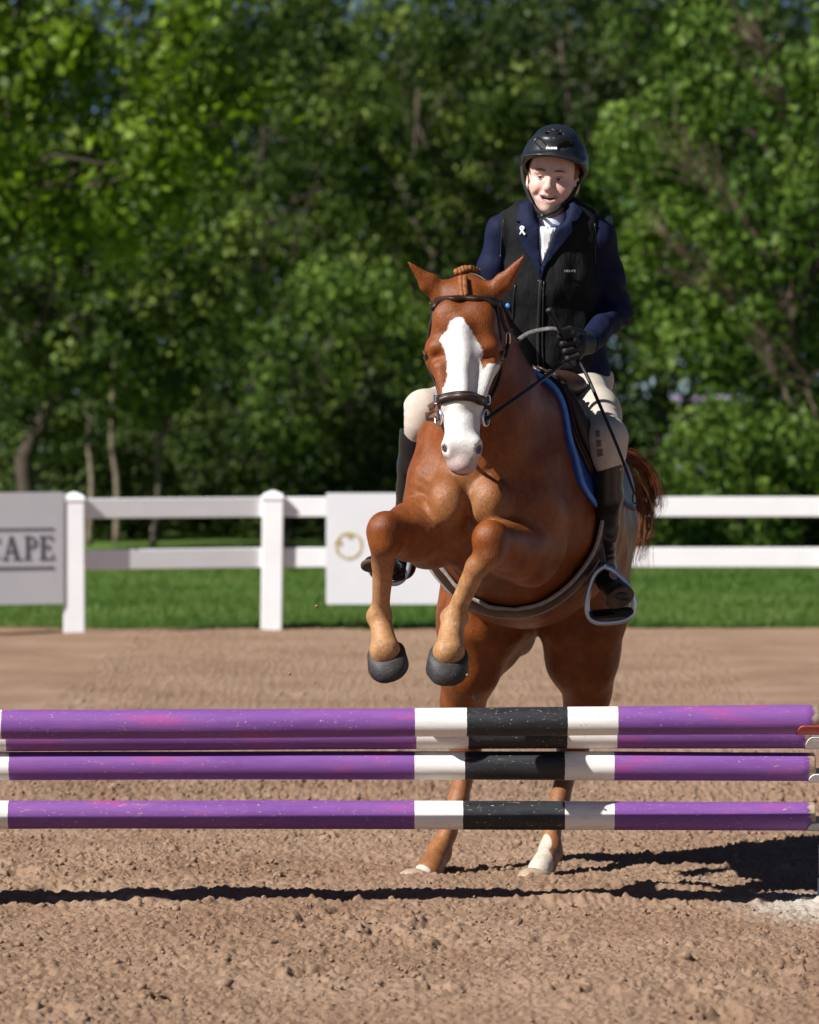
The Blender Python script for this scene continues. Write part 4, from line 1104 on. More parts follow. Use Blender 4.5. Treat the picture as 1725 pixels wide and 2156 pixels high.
saddle = empty('saddle', P(1180, 800, 14.5), 'brown leather jumping saddle with girth and stirrups on the horse', 'saddle')
for s in (1, -1):
    fr = lambda t: 14.24 - .06 * math.sin(math.pi * min(t * 1.0, 1)) + .12 * max(0, (t - .8) / .2) ** 2
    bk = lambda t: 14.62 - .1 * max(0, (t - .7) / .3) ** 2
    T = sheet('saddle_flap', fr, bk, s * 12, s * 90, .030, .012, leather_b, saddle)
    V, F = tube_geo(T[1:-1, 0], .006, 8); mesh_np('flap_piping', V, F, leather, saddle)
    fr2 = lambda t: 14.33 - .05 * math.sin(math.pi * t); bk2 = lambda t: 14.60
    T2 = sheet('skirt', fr2, bk2, s * 16, s * 60, .040, .010, leather, saddle, 10, 16)
    V, F = tube_geo(catmull([T[3, 0] * .6 + T[3, 2] * .4, T[9, 0] * .6 + T[9, 2] * .4, T[15, 0] * .6 + T[15, 2] * .4, T[20, 0] * .6 + T[20, 2] * .4], 5) + np.array([s * .012, 0, .004]), np.concatenate([np.linspace(.010, .028, 8), np.linspace(.028, .012, 8)]), 12)
    mesh_np('knee_roll', V, F, leather_b, saddle)
# seat: pommel, dip, cantle
fs = Field((.25, 14.1, 1.5), (.85, 15.0, 1.95), .008)
fs.chain([(P(1140, 806, 14.26), (.05, .035)), (P(1160, 812, 14.36), (.10, .045)), (P(1172, 826, 14.55), (.13, .05)), (P(1180, 812, 14.75), (.16, .05)), (P(1185, 792, 14.85), (.13, .04))], .04)
Vs, Fs = fs.mesh(1); mesh_np('seat', Vs, Fs, leather_b, saddle)
strap_pts = [P(1150, 800, 14.22), P(1172, 794, 14.22), P(1195, 806, 14.24)]
tube('pommel_strap', catmull(strap_pts, 5), .008, leather, saddle)
# girth with fleece edges
gth = []; gno = []
fle = simple('grey_fleece', (.30, .27, .24), .95, .1, .25, 120, .8, 300)
for k in range(41):
    a = 88 + 184 * k / 40; h, dr = barrel(14.33 - .05 * math.sin(math.pi * k / 40), a, .004); gth.append(h); gno.append(dr)
gth = smooth_rows(gth, 3); gno = np.array(gno)
gnt = gno + np.array([0, -.32, 0]); gnt /= np.linalg.norm(gnt, axis=1)[:, None]
gth = gth + gno * .006
V, F = ribbon_geo(gth, gnt, .104, .012); gobj = mesh_np('girth', V, F, simple('brown_girth_leather', (.032, .014, .011), .5, .3, .25, 40, .2, 200), saddle)
tg = np.gradient(gth, axis=0); tg /= np.linalg.norm(tg, axis=1)[:, None]; sd = np.cross(tg, gnt)
for s in (-1, 1):
    V, F = tube_geo(gth + sd * .052 * s + gno * .006, .0072, 8); V = V + (vn3(V, .012, 6)[:, None] - .5) * .006
    mesh_np('fleece_edge', V, F, fle, gobj)

tread_m = simple('black_rubber_tread', (.010, .010, .011), .7, .3, .2, 80, .5, 400)
alu = simple('pale_blue_stirrup_alloy', (.50, .56, .66), .33, .5, .08, 60, metal=.75)
def stirrup(outline, d, skew, tread, leather_path):
    st = []
    c = catmull([P(x, y, d + (x - outline[0][0]) * skew) for x, y in outline + [outline[0]]], 5)
    V, F = ribbon_geo(c, np.tile([0, -1, .1], (len(c), 1)), .018, .010)
    so_ = mesh_np('stirrup', V, F, alu, saddle)
    fsx = Field(np.min(c, 0) - .03, np.max(c, 0) + .03, .004)
    a, b = tread; fsx.cone(P(a[0], a[1], d - .005 + (a[0] - outline[0][0]) * skew), P(b[0], b[1], d + (b[0] - outline[0][0]) * skew), (.016, .028), (.016, .028), .005, u=(0, .1, 1))
    Vt, Ft = fsx.mesh(1); mesh_np('tread', Vt, Ft, tread_m, so_)
    lp = catmull(leather_path, 6); V, F = ribbon_geo(lp, np.tile([.3, -1, .2], (len(lp), 1)), .022, .004)
    mesh_np('stirrup_leather', V, F, leather_b, saddle)
stirrup([(1272, 1192), (1252, 1210), (1240, 1245), (1236, 1280), (1244, 1303), (1264, 1311), (1300, 1309), (1325, 1301), (1334, 1283), (1332, 1256), (1316, 1226), (1293, 1202)], 14.30, .0, ((1254, 1294), (1322, 1288)),
        [P(1226, 900, 14.40), P(1240, 1000, 14.36), P(1258, 1110, 14.32), P(1272, 1194, 14.30)])
stirrup([(848, 1112), (862, 1140), (864, 1175), (856, 1210), (836, 1228), (806, 1224), (784, 1208), (782, 1190), (800, 1150), (826, 1120)], 14.36, .0, ((792, 1207), (842, 1214)),
        [P(890, 900, 14.40), P(872, 1000, 14.42), P(858, 1060, 14.40), P(848, 1114, 14.36)])
# ================================================================== RIDER
rider = empty('person', P(1200, 830, 14.6), 'smiling rider in black helmet, black vest and navy jacket on the chestnut horse', 'person')
navy = M('navy_jacket_cloth'); nz = navy.noise(25, 5, .6); fine = navy.noise(900, 2, .5)
navy.set(navy.ramp(nz, [(.3, (.006, .009, .028)), (.7, (.009, .013, .040))]), .7, .12); navy.bump(navy.math('ADD', navy.noise(30, 3, .5), navy.math('MULTIPLY', fine, .1)), .45, .008)
vestm = M('black_vest_fabric'); vz = vestm.noise(18, 5, .6)
vestm.set(vestm.ramp(vz, [(.3, (.007, .007, .008)), (.7, (.012, .0115, .012))]), .75, .12); vestm.bump(vestm.math('ADD', vestm.noise(14, 4, .6, stretch=(2.2, 1, .7)), vestm.math('MULTIPLY', vestm.noise(700, 2, .5), .08)), .6, .012)
breech = M('beige_breeches'); bz = breech.noise(30, 4, .6)
breech.set(breech.ramp(bz, [(.3, (.44, .38, .32)), (.7, (.52, .46, .39))]), .8, .25, sheen=.05); breech.bump(breech.math('ADD', breech.noise(22, 3, .5), breech.math('MULTIPLY', breech.noise(600, 2, .5), .12)), .3, .006)
bootm = simple('black_boot_leather', (.009, .009, .010), .32, .5, .3, 30, .25, 90)
glovem = simple('black_glove_leather', (.009, .009, .010), .6, .35, .3, 60, .5, 180)
shirtm = simple('white_shirt_cotton', (.66, .66, .78), .8, .25, .05, 30, .3, 160)

# ---- head: built in its own frame (x right, y away from camera, z up), then turned
HO = P(1164, 381, 14.50)
HR = np.array(Matrix.Rotation(math.radians(-9), 3, 'Z') @ Matrix.Rotation(math.radians(6), 3, 'Y') @ Matrix.Rotation(math.radians(4), 3, 'X'))
def hw(p): return HO + np.atleast_2d(p) @ HR.T
fh = Field((-.11, -.15, -.19), (.11, .13, .17), .0026)
fh.ball((0, .012, .055), (.074, .094, .088), .02)
fh.ball((0, -.040, .055), (.062, .048, .050), .03)
fh.cone((0, -.028, .02), (0, -.040, -.068), (.065, .058), (.037, .044), .03)
for s in (-1, 1):
    fh.ball((s * .043, -.055, -.020), (.026, .024, .024), .03)             # cheekbones
    fh.ball((s * .032, -.064, -.038), (.018, .017, .019), .035)            # smiling cheeks
    fh.cone((s * .057, -.004, -.015), (s * .025, -.045, -.080), (.017, .02), (.015, .016), .03)   # jaw
    fh.cone((s * .012, -.084, .031), (s * .046, -.074, .032), .008, .008, .015)        # brow ridge
    fh.ball((s * .0315, -.094, .012), (.0165, .016, .0070), .010, sub=True)
    fh.ball((s * .080, .006, -.008), (.011, .020, .030), .008)
    fh.ball((s * .086, -.004, -.004), (.006, .008, .014), .005, sub=True)
    fh.ball((s * .0118, -.094, -.026), (.0078, .011, .0070), .008)
    fh.ball((s * .0075, -.1015, -.0335), (.0042, .005, .0030), .003, sub=True)
fh.cone((0, -.083, .022), (0, -.103, -.018), (.0085, .010), (.0105, .012), .012)
fh.ball((0, -.1060, -.022), (.0108, .0110, .0098), .010)
fh.ball((0, -.076, -.089), (.020, .019, .017), .02)                         # chin
fh.ball((0, -.074, -.055), (.030, .026, .024), .02)                         # muzzle of the mouth
upl = [(-.032, -.074, -.0435), (-.019, -.090, -.0460), (0, -.0965, -.0472), (.019, -.090, -.0460), (.032, -.074, -.0435)]
lol = [(-.031, -.075, -.0450), (-.025, -.083, -.0560), (-.014, -.091, -.0665), (0, -.0945, -.0705), (.014, -.091, -.0665), (.025, -.083, -.0560), (.031, -.075, -.0450)]
for cx_, cz_, rx_, rz_ in ((0, -.0575, .018, .0105), (-.012, -.0552, .013, .0090), (.012, -.0552, .013, .0090), (-.022, -.0505, .008, .0055), (.022, -.0505, .008, .0055)):
    fh.ball((cx_, -.092, cz_), (rx_, .032, rz_), .004, sub=True)
for s in (-1, 1):
    fh.cone((s * .022, -.0985, -.028), (s * .041, -.0800, -.050), .0028, .003, .016, sub=True)
for a, b in zip(upl[:-1], upl[1:]): fh.cone(a, b, .0034, .0034, .003)
for a, b in zip(lol[:-1], lol[1:]): fh.cone(a, b, .0038, .0038, .003)
fh.cone((0, .006, -.03), (0, .016, -.17), (.052, .052), (.052, .055), .03)
HVl, HFl = fh.mesh(1)
lipd = np.minimum(dpath(HVl, upl) - .0034, dpath(HVl, lol) - .0052)
inm = np.where((np.abs(HVl[:, 0]) < .022) & (np.abs(HVl[:, 2] + .0590) < .013) & (HVl[:, 1] > -.080) & (HVl[:, 1] < -.05), 1.0, 0.0)
chk = np.maximum(np.exp(-(((np.abs(HVl[:, 0]) - .043) / .02) ** 2 + ((HVl[:, 2] + .028) / .022) ** 2)), np.exp(-((HVl[:, 0] / .014) ** 2 + ((HVl[:, 2] + .02) / .02) ** 2)) * .8) * (HVl[:, 1] < -.02)
# rest of the body, under the clothes, joined to the head in one mesh
fb = Field((-.05, 13.95, .85), (.9, 14.95, 2.45), .010)
SH = P(1158, 480, 14.5)
fb.chain([(P(1158, 530, 14.53), (.13, .065)), (P(1162, 610, 14.52), (.13, .09)), (P(1176, 710, 14.55), (.115, .085)), (P(1192, 780, 14.58), (.13, .10))], .05)
fb.cone(P(1160, 440, 14.515), P(1160, 500, 14.52), .050, .055, .03)
fb.cone(P(1110, 480, 14.5), P(1056, 495, 14.5), .04, .045, .04); fb.cone(P(1212, 480, 14.5), P(1262, 510, 14.5), .04, .045, .04)
ARM_L = [P(1055, 495, 14.5), P(1024, 640, 14.52), P(1045, 722, 14.2)]; ARM_R = [P(1264, 508, 14.5), P(1298, 658, 14.58), P(1238, 723, 14.30)]
for A in (ARM_L, ARM_R): fb.chain([(A[0], (.042, .042)), (A[1], (.036, .036)), (A[2], (.026, .026))], .02)
LEG_R = [P(1222, 812, 14.6), P(1284, 930, 14.2), P(1270, 1190, 14.42), P(1306, 1246, 14.24)]
LEG_L = [P(1130, 822, 14.6), P(890, 876, 14.18), P(850, 1192, 14.42), P(782, 1185, 14.25)]
for A in (LEG_R, LEG_L): fb.chain([(A[0], (.075, .075)), (A[1], (.046, .046)), (A[2], (.022, .022)), (A[3], (.016, .016))], .02)
BV, BF = fb.mesh(1)
HVw = hw(HVl)
skin = M('skin'); sz = skin.noise(60, 4, .6)
skc = skin.ramp(sz, [(.3, (.60, .40, .335)), (.7, (.66, .46, .39))])
skc = skin.mix(skin.math('MULTIPLY', skin.attr('flush'), .4), skc, (.52, .20, .16))
skc = skin.mix(skin.step(skin.attr('lip'), .0012, -.001), skc, (.50, .20, .19))
skc = skin.mix(skin.attr('mouth'), skc, (.06, .012, .012))
skin.set(skc, .45, .35, sss=.12); skin.b.inputs['Subsurface Radius'].default_value = (.012, .005, .003); skin.b.inputs['Subsurface Scale'].default_value = .6
skin.bump(skin.noise(500, 3, .6), .15, .001)
mesh_np('body', np.vstack([HVw, BV]), np.vstack([HFl, BF + len(HVw)]), skin.m, rider,
        attrs={'lip': np.concatenate([lipd, np.ones(len(BV))]), 'mouth': np.concatenate([inm, np.zeros(len(BV))]), 'flush': np.concatenate([chk, np.zeros(len(BV))])})
FB = bvh_of(HVw, HFl)
# eyes, lids, brows, teeth
ew = M('eye_white'); sp = ew.attr('iris')
ew.set(ew.mix(ew.step(sp, .0062, .0056), ew.mix(0.0, (.66, .64, .62), (0, 0, 0)), ew.mix(ew.step(sp, .0028, .0024), (.085, .10, .11), (.004, .004, .004))), .1, .6)
for s in (-1, 1):
    c = np.array([s * .0315, -.0718, .0112]); r = .0125; V = []; F = []
    for i in range(17):
        t = math.pi * i / 16
        for j in range(24):
            a = 2 * math.pi * j / 24; V.append((math.sin(t) * math.cos(a) * r, -math.cos(t) * r, math.sin(t) * math.sin(a) * r))
    for i in range(16):
        for j in range(24): F.append((i * 24 + j, (i + 1) * 24 + j, (i + 1) * 24 + (j + 1) % 24, i * 24 + (j + 1) % 24))
    V = np.array(V); look = np.array([-.15, -.97, -.12]); look /= np.linalg.norm(look)
    ir = np.linalg.norm(V - look * r, axis=1)
    mesh_np('eye', hw(V + c), np.array(F, np.int32), ew.m, rider, attrs={'iris': ir})
lash = simple('brown_lashes', (.035, .018, .012), .7, .2)
browm = simple('light_brown_brow', (.22, .12, .075), .8, .2, .3, 200)
def on_face(x, z, off=.001):
    h = FB.ray_cast(Vector(hw((x, -.3, z))[0]), Vector(HR @ np.array([0, 1.0, 0])))
    return np.array(h[0]) + np.array(h[1]) * off
for s in (-1, 1):
    c = np.array([s * .0315, -.0718, .0112])
    up = [c + .0131 * np.array([math.sin(a) * .98, -math.cos(a) * .94, .24 - .25 * a * a]) for a in np.linspace(-1.0, 1.0, 9)]
    tube('eyelash', hw(np.array(up)), [.0005, .001, .0013, .0014, .0014, .0014, .0013, .001, .0005], lash, rider, 6)
    lid = [c + .0130 * np.array([math.sin(a) * 1.0, -math.cos(a) * .95, .42 - .28 * a * a]) for a in np.linspace(-1.05, 1.05, 9)]
    tube('eyelid', hw(np.array(lid)), [.001, .002, .0027, .003, .003, .003, .0027, .002, .001], skin.m, rider, 8)
    lid = [c + .0130 * np.array([math.sin(a) * 1.0, -math.cos(a) * .95, -.58 + .28 * a * a]) for a in np.linspace(-1.05, 1.05, 9)]
    tube('eyelid', hw(np.array(lid)), [.001, .0015, .002, .0022, .0022, .0022, .002, .0015, .001], skin.m, rider, 8)
    br = catmull([on_face(s * x, z, .0002) for x, z in ((.014, .0345), (.026, .0370), (.038, .0375), (.049, .035))], 5)
    tube('eyebrow', br, np.concatenate([np.linspace(.0022, .0042, 8), np.linspace(.0042, .0015, 8)]), browm, rider, 6)
teeth = simple('tooth_enamel', (.62, .60, .54), .25, .5, .05, 60)
for k in range(-4, 5):
    x = k * .0050; w = .0048 if abs(k) < 2 else .0042; y = -.0865 + 22 * x * x
    for nm, z, hh in (('upper_tooth', -.0495, .0056), ('lower_tooth', -.0635, .0026)):
        if nm == 'lower_tooth' and abs(k) > 3: continue
        bm = box_bm(-w / 2, w / 2, -.002, .002, -hh, hh)
        o = bm_obj(nm, bm, teeth, None, bevel=.0009); me = o.data
        co = np.zeros(len(me.vertices) * 3, np.float32); me.vertices.foreach_get('co', co); co = co.reshape(-1, 3)
        co = hw(co + np.array([x, y + (.003 if nm[0] == 'l' else 0), z + 6 * x * x])); me.vertices.foreach_set('co', co.astype(np.float32).ravel())
        o.parent = rider; o.matrix_parent_inverse = Matrix.Translation(-Vector(rider.location))
tube('dental_brace', hw(np.array([(x, -.0893 + 22 * x * x, -.0495 + 6 * x * x) for x in np.linspace(-.021, .021, 13)])), .0006, steel, rider, 6)
hairm = simple('auburn_hair', (.16, .06, .028), .5, .4, .4, 160, .5, 260)
fr_ = Field((-.11, -.12, -.10), (.11, .14, .17), .004)
fr_.ball((0, .016, .045), (.086, .098, .092), .02)
fr_.half(lambda x, y, z: (-.030 - y) + np.maximum(0, z - .02) * -.35)
fr_.half(lambda x, y, z: (-.045 - z) + np.maximum(0, .02 - y) * 1.0)
Vr, Fr = fr_.mesh(1); mesh_np('hair', hw(Vr), Fr, hairm, rider)
for s in (-1, 1): uvball('earring', hw((s * .083, .0, -.036))[0], .0028, steel, rider, 8)

# ---- helmet
helm = M('matt_black_helmet_shell'); hzz = helm.noise(900, 2, .5)
helm.set(helm.ramp(helm.noise(12), [(.3, (.0085, .010, .013)), (.7, (.013, .015, .019))]), .42, .45); helm.bump(hzz, .08, .0006)
fz = Field((-.14, -.20, -.06), (.14, .18, .21), .0035)
fz.ball((0, .012, .055), (.113, .138, .126), .01)
fz.cone((0, -.085, .145), (0, .03, .172), (.030, .010), (.035, .012), .03)              # central ridge
fz.half(lambda x, y, z: (.040 - .42 * y) - z)
def visor():
    sl = tuple(slice(0, n) for n in fz.v.shape); x, y, z = fz._grid(sl)
    zc = .096 - 2.4 * x * x - (y + .10) * -.10
    d = np.maximum(np.abs(z - zc) - .0045, (np.sqrt((x / .108) ** 2 + ((y + .055) / .110) ** 2) - 1) * .1)
    d = np.maximum(d, y - .0)
    fz._comb(sl, d.astype(np.float32), .012, False)
visor()
fz.ball((0, .012, .040), (.096, .118, .115), .006, sub=True)
def dome(x, z): return (x, .012 - .138 * math.sqrt(max(0, 1 - (x / .113) ** 2 - ((z - .055) / .126) ** 2)) - .002, z)
for pts, r in (([dome(-.022, .156), dome(-.010, .144), dome(0, .138), dome(.010, .144), dome(.022, .156)], .0085), ([dome(-.013, .168), dome(0, .163), dome(.013, .168)], .0045),
               ([dome(-.058, .134), dome(-.046, .128), dome(-.030, .116)], .0095), ([dome(.058, .134), dome(.046, .128), dome(.030, .116)], .0095)):
    for a, b in zip(pts[:-1], pts[1:]): fz.cone(a, b, r, r, .004, sub=True)
Vz, Fz = fz.mesh(1); Vzw = hw(Vz); helmet = mesh_np('helmet', Vzw, Fz, helm.m, rider)
ZB = bvh_of(Vzw, Fz)
mesh_vent = M('vent_mesh'); vv = mesh_vent.n('ShaderNodeTexVoronoi'); vv.inputs['Scale'].default_value = 420; mesh_vent.l(mesh_vent.co(), vv.inputs['Vector'])
mesh_vent.set(mesh_vent.ramp(vv.outputs['Distance'], [(.2, (.09, .085, .07)), (.5, (.008, .008, .008))]), .7, .3)
fv = Field((-.14, -.20, .06), (.14, .05, .21), .005); fv.ball((0, .012, .055), (.1085, .1335, .1215), .01); fv.half(lambda x, y, z: y + .06); fv.half(lambda x, y, z: .104 - z); fv.half(lambda x, y, z: np.abs(x) - .066)
Vv, Fv = fv.mesh(0); mesh_np('vent_lining', hw(Vv), Fv, mesh_vent.m, helmet)
edge_m = simple('visor_edge_trim', (.05, .05, .05), .3, .5)
ve = [(x, -.055 - .110 * math.sqrt(max(0, 1 - (x / .108) ** 2)), .0975 - 2.4 * x * x + .1 * (-.055 - .11 * math.sqrt(max(0, 1 - (x / .108) ** 2)) + .10)) for x in np.linspace(-.085, .085, 21)]
tube('visor_trim', hw(np.array(ve)), .0018, edge_m, helmet, 6)
webm = simple('black_chin_webbing', (.012, .012, .012), .7, .3, .3, 100, .5, 400)
def freestrap(name, pts, w, t, mat, parent, nrm):
    c = catmull(pts, 7); V, F = ribbon_geo(c, np.tile(nrm, (len(c), 1)), w, t); return mesh_np(name, V, F, mat, parent)
freestrap('chin_strap', [P(1098, 350, 14.50), P(1103, 385, 14.47), P(1117, 421, 14.45), P(1128, 440, 14.43), P(1143, 454, 14.415)], .012, .003, webm, helmet, (-.6, -.8, 0))
freestrap('chin_strap', [P(1225, 362, 14.52), P(1219, 382, 14.49), P(1204, 412, 14.46), P(1178, 438, 14.42), P(1160, 449, 14.412), P(1143, 454, 14.412)], .012, .003, webm, helmet, (.4, -.9, .1))
freestrap('chin_strap', [P(1222, 375, 14.55), P(1214, 395, 14.53), P(1204, 412, 14.465)], .012, .003, webm, helmet, (.6, -.8, .1))
uvball('buckle', P(1143, 455, 14.408), (.009, .006, .008), simple('buckle_plastic', (.02, .02, .02), .3, .6), helmet, 10)

def text_mesh(name, body, size, at, nrm, mat, parent, shear=0.0, ext=.0004, bold=.0, spacing=1.0):
    cu = bpy.data.curves.new(name, 'FONT'); cu.body = body; cu.size = size; cu.align_x = 'CENTER'; cu.align_y = 'CENTER'; cu.extrude = ext; cu.shear = shear; cu.offset = bold; cu.space_character = spacing
    t = bpy.data.objects.new(name, cu); COL.objects.link(t)
    dg = bpy.context.evaluated_depsgraph_get(); me = bpy.data.meshes.new_from_object(t.evaluated_get(dg))
    bpy.data.objects.remove(t)
    n = Vector(nrm).normalized(); xax = Vector((0, 0, 1)).cross(n).normalized(); yax = n.cross(xax)
    mt = Matrix((xax, yax, n)).transposed().to_4x4(); mt.translation = Vector(at)
    me.transform(mt); me.materials.clear(); me.materials.append(mat)
    o = bpy.data.objects.new(name, me); link(o, parent); return o
white_print = simple('white_print', (.8, .8, .8), .5, .3, .02)
h, n = ray_px(ZB, 1161, 312.5, 14.36); text_mesh('lettering', 'TROXEL', .0105, h + n * .0015, n, white_print, helmet, .25, bold=.0006)

# ---- jacket, vest, shirt
fj = Field((.02, 13.98, 1.65), (.92, 14.85, 2.42), .0055)
fj.chain([(P(1158, 500, 14.50), (.155, .100)), (P(1162, 600, 14.52), (.146, .105)), (P(1175, 700, 14.55), (.130, .10)), (P(1194, 790, 14.58), (.150, .125))], .05)
fj.cone(P(1118, 455, 14.51), P(1057, 484, 14.5), .046, .052, .05); fj.cone(P(1205, 455, 14.51), P(1261, 502, 14.5), .048, .054, .05)
fj.chain([(ARM_L[0], (.055, .055)), ((ARM_L[0] + ARM_L[1]) / 2, (.052, .054)), (ARM_L[1], (.047, .047)), (ARM_L[2], (.036, .036))], .025)
fj.chain([(ARM_R[0], (.055, .055)), ((ARM_R[0] + ARM_R[1]) / 2 + [0.004, 0, 0], (.050, .054)), (ARM_R[1], (.049, .048)), (ARM_R[2], (.040, .038))], .025)
fj.ball(P(1160, 452, 14.53), (.088, .075, .035), .03)
fj.cone(P(1160, 475, 14.46), P(1160, 420, 14.47), (.062, .09), (.058, .09), .004, sub=True)
fj.half(lambda x, y, z: P(0, 795, 14.55)[2] - z)
wr = P(1236, 724, 14.285); wd = (ARM_R[2] - ARM_R[1]); wd /= np.linalg.norm(wd)
fj.half(lambda x, y, z: np.where((x > wr[0] - .2) & (z < P(0, 640, 14.4)[2]) & (y < 14.43) & (x > P(1130, 0, 14.3)[0]), (x - wr[0]) * wd[0] + (y - wr[1]) * wd[1] + (z - wr[2]) * wd[2], -.1))
Vj, Fj = fj.mesh(1); Nj = vnormals(Vj, Fj)
# sleeve folds
el = ARM_R[1]; q = Vj - el; near = np.exp(-(np.linalg.norm(q, axis=1) / .11) ** 2)
fold = np.sin((q @ np.array([.5, 0, .9])) * 150 + vn3(Vj, .05, 3) * 5) * near * .0055
arm = ((Vj[:, 0] > P(1258, 0, 14.5)[0]) | (Vj[:, 0] < P(1055, 0, 14.5)[0])).astype(float)
fold += (vn3(Vj, .045, 5) - .5) * .010 * arm + (vn3(Vj, .09, 8) - .5) * .006
Vj = Vj + Nj * fold[:, None]
jacket = mesh_np('jacket', Vj, Fj, navy.m, rider)
JB = bvh_of(Vj, Fj)

fv = Field((.1, 14.2, 1.65), (.85, 14.85, 2.42), .0055)
fv.chain([(P(1158, 500, 14.50), (.168, .115)), (P(1160, 600, 14.52), (.163, .120)), (P(1172, 700, 14.55), (.150, .115)), (P(1188, 790, 14.58), (.152, .135))], .05)
fv.cone(P(1118, 457, 14.51), P(1062, 482, 14.5), .051, .056, .05); fv.cone(P(1205, 457, 14.51), P(1256, 498, 14.5), .053, .058, .05)
fv.ball(P(1160, 446, 14.45), (.062, .12, .062), .02, sub=True)
xa, xb = P(1052, 0, 14.45)[0], P(1258, 0, 14.45)[0]
fv.half(lambda x, y, z: np.maximum(xa + .35 * np.maximum(0, P(0, 640, 14.5)[2] - z) * .4 - x, x - xb), .012)
fv.half(lambda x, y, z: P(0, 780, 14.5)[2] - z, .01)
Vv, Fv = fv.mesh(1); Nv = vnormals(Vv, Fv)
fold = (vn3(Vv * [1.6, 1, .6], .06, 9) - .5) * .012 + (vn3(Vv, .03, 4) - .5) * .004
Vv = Vv + Nv * fold[:, None]
vest = mesh_np('vest', Vv, Fv, vestm.m, rider); VB = bvh_of(Vv, Fv)
both = BVHTree.FromPolygons([tuple(v) for v in np.vstack([Vv, Vj]).tolist()], [tuple(f) for f in np.vstack([Fv, Fj + len(Vv)]).tolist()])

plate('shirt', [(1130, 448), (1134, 484), (1137, 530), (1140, 561), (1147, 545), (1158, 520), (1170, 484), (1186, 457), (1193, 443), (1178, 457), (1160, 464), (1145, 459)], both, .001, .003, shirtm, rider)
dots = M('dotted_stock_tie'); dv = dots.n('ShaderNodeTexVoronoi'); dv.inputs['Scale'].default_value = 150; dv.inputs['Randomness'].default_value = .15; dots.l(dots.co(), dv.inputs['Vector'])
dots.set(dots.mix(dots.step(dv.outputs['Distance'], .25, .15), (.74, .74, .76), (.16, .16, .22)), .7, .3)
plate('stock_tie', [(1141, 476), (1142, 520), (1145, 548), (1155, 524), (1160, 505), (1166, 480), (1160, 472), (1148, 470)], both, .004, .003, dots.m, rider)
ln = plate('lapel', [(1131, 436), (1112, 428), (1097, 434), (1088, 467), (1100, 470), (1087, 482), (1100, 513), (1120, 549), (1132, 575), (1140, 588), (1141, 563), (1137, 530), (1134, 484)], both, .005, .004, navy.m, rider)
lr = plate('lapel', [(1192, 436), (1206, 426), (1226, 446), (1216, 466), (1204, 470), (1207, 486), (1175, 527), (1150, 560), (1141, 588), (1141, 563), (1158, 522), (1172, 484), (1186, 455)], both, .005, .004, navy.m, rider)
# standing shirt collar
fc = Field(P(1110, 520, 14.5) - [0, .2, 0], P(1215, 410, 14.5) + [0, .2, 0], .004)
fc.cone(P(1159, 505, 14.490), P(1161, 425, 14.505), (.062, .066), (.060, .062), .004, u=(1, 0, 0)); fc.half(lambda x, y, z: z - (P(0, 459, 14.5)[2] + np.abs(x - P(1156, 0, 14.5)[0]) * .42 + np.maximum(y - 14.48, -.02) * .25)); fc.half(lambda x, y, z: P(0, 500, 14.5)[2] - z)
Vc, Fc = fc.mesh(1); mesh_np('shirt_collar', Vc, Fc, shirtm, rider)
# zip, chest seam, drawstring, pocket zips
zipm = simple('black_zip_tape', (.018, .018, .019), .45, .4, .2, 100)
def seam(name, pts, w, t, mat): return strap(name, [ray_px(both, x, y, 14.45)[0] for x, y in pts], both, w, t, mat, vest, .0005, 6)
seam('zip', [(1139, 590), (1136, 640), (1134, 690), (1134, 740), (1136, 772)], .012, .004, zipm)
seam('placket', [(1146, 592), (1144, 640), (1143, 690), (1144, 740), (1146, 772)], .005, .005, zipm)
seam('pocket_zip', [(1086, 600), (1082, 640), (1080, 675)], .006, .004, zipm)
seam('drawstring', [(1136, 592), (1142, 606), (1146, 620), (1144, 624)], .004, .004, webm)
seam('shoulder_seam', [(1252, 470), (1254, 520), (1253, 560)], .004, .003, zipm)
seam('shoulder_seam', [(1062, 462), (1056, 500), (1054, 540)], .004, .003, zipm)
uvball('toggle', ray_px(both, 1135, 592, 14.4)[0], (.006, .005, .006), zipm, vest, 8)
grey_print = simple('silver_print', (.45, .45, .46), .4, .5, .02)
h, n = ray_px(VB, 1199, 571, 14.4); n = n * .4 + np.array([0, -1, 0]) * .6; text_mesh('lettering', 'HELITE', .0105, h + n * .007, n, grey_print, vest, .2, spacing=1.25)
tagb = simple('blue_tag', (.06, .28, .75), .4, .4, .05)
h, n = ray_px(both, 1071, 643, 14.4); uvball('round_tag', h + n * .002, (.0085, .003, .0085), tagb, vest, 14)
# white ribbon pin on the lapel
pinm = simple('white_ribbon', (.75, .74, .74), .4, .4, .03)
lc = np.array([ray_px(both, x, y, 14.4)[0] + np.array([0, -.014, 0]) for x, y in ((1095, 494), (1099, 487), (1103, 481), (1101, 478), (1098, 478), (1096, 481), (1100, 487), (1105, 494))])
lc = catmull(lc, 5); V, F = ribbon_geo(lc, np.tile([0, -1, 0], (len(lc), 1)), .0065, .0015); mesh_np('ribbon_pin', V, F, pinm, rider)

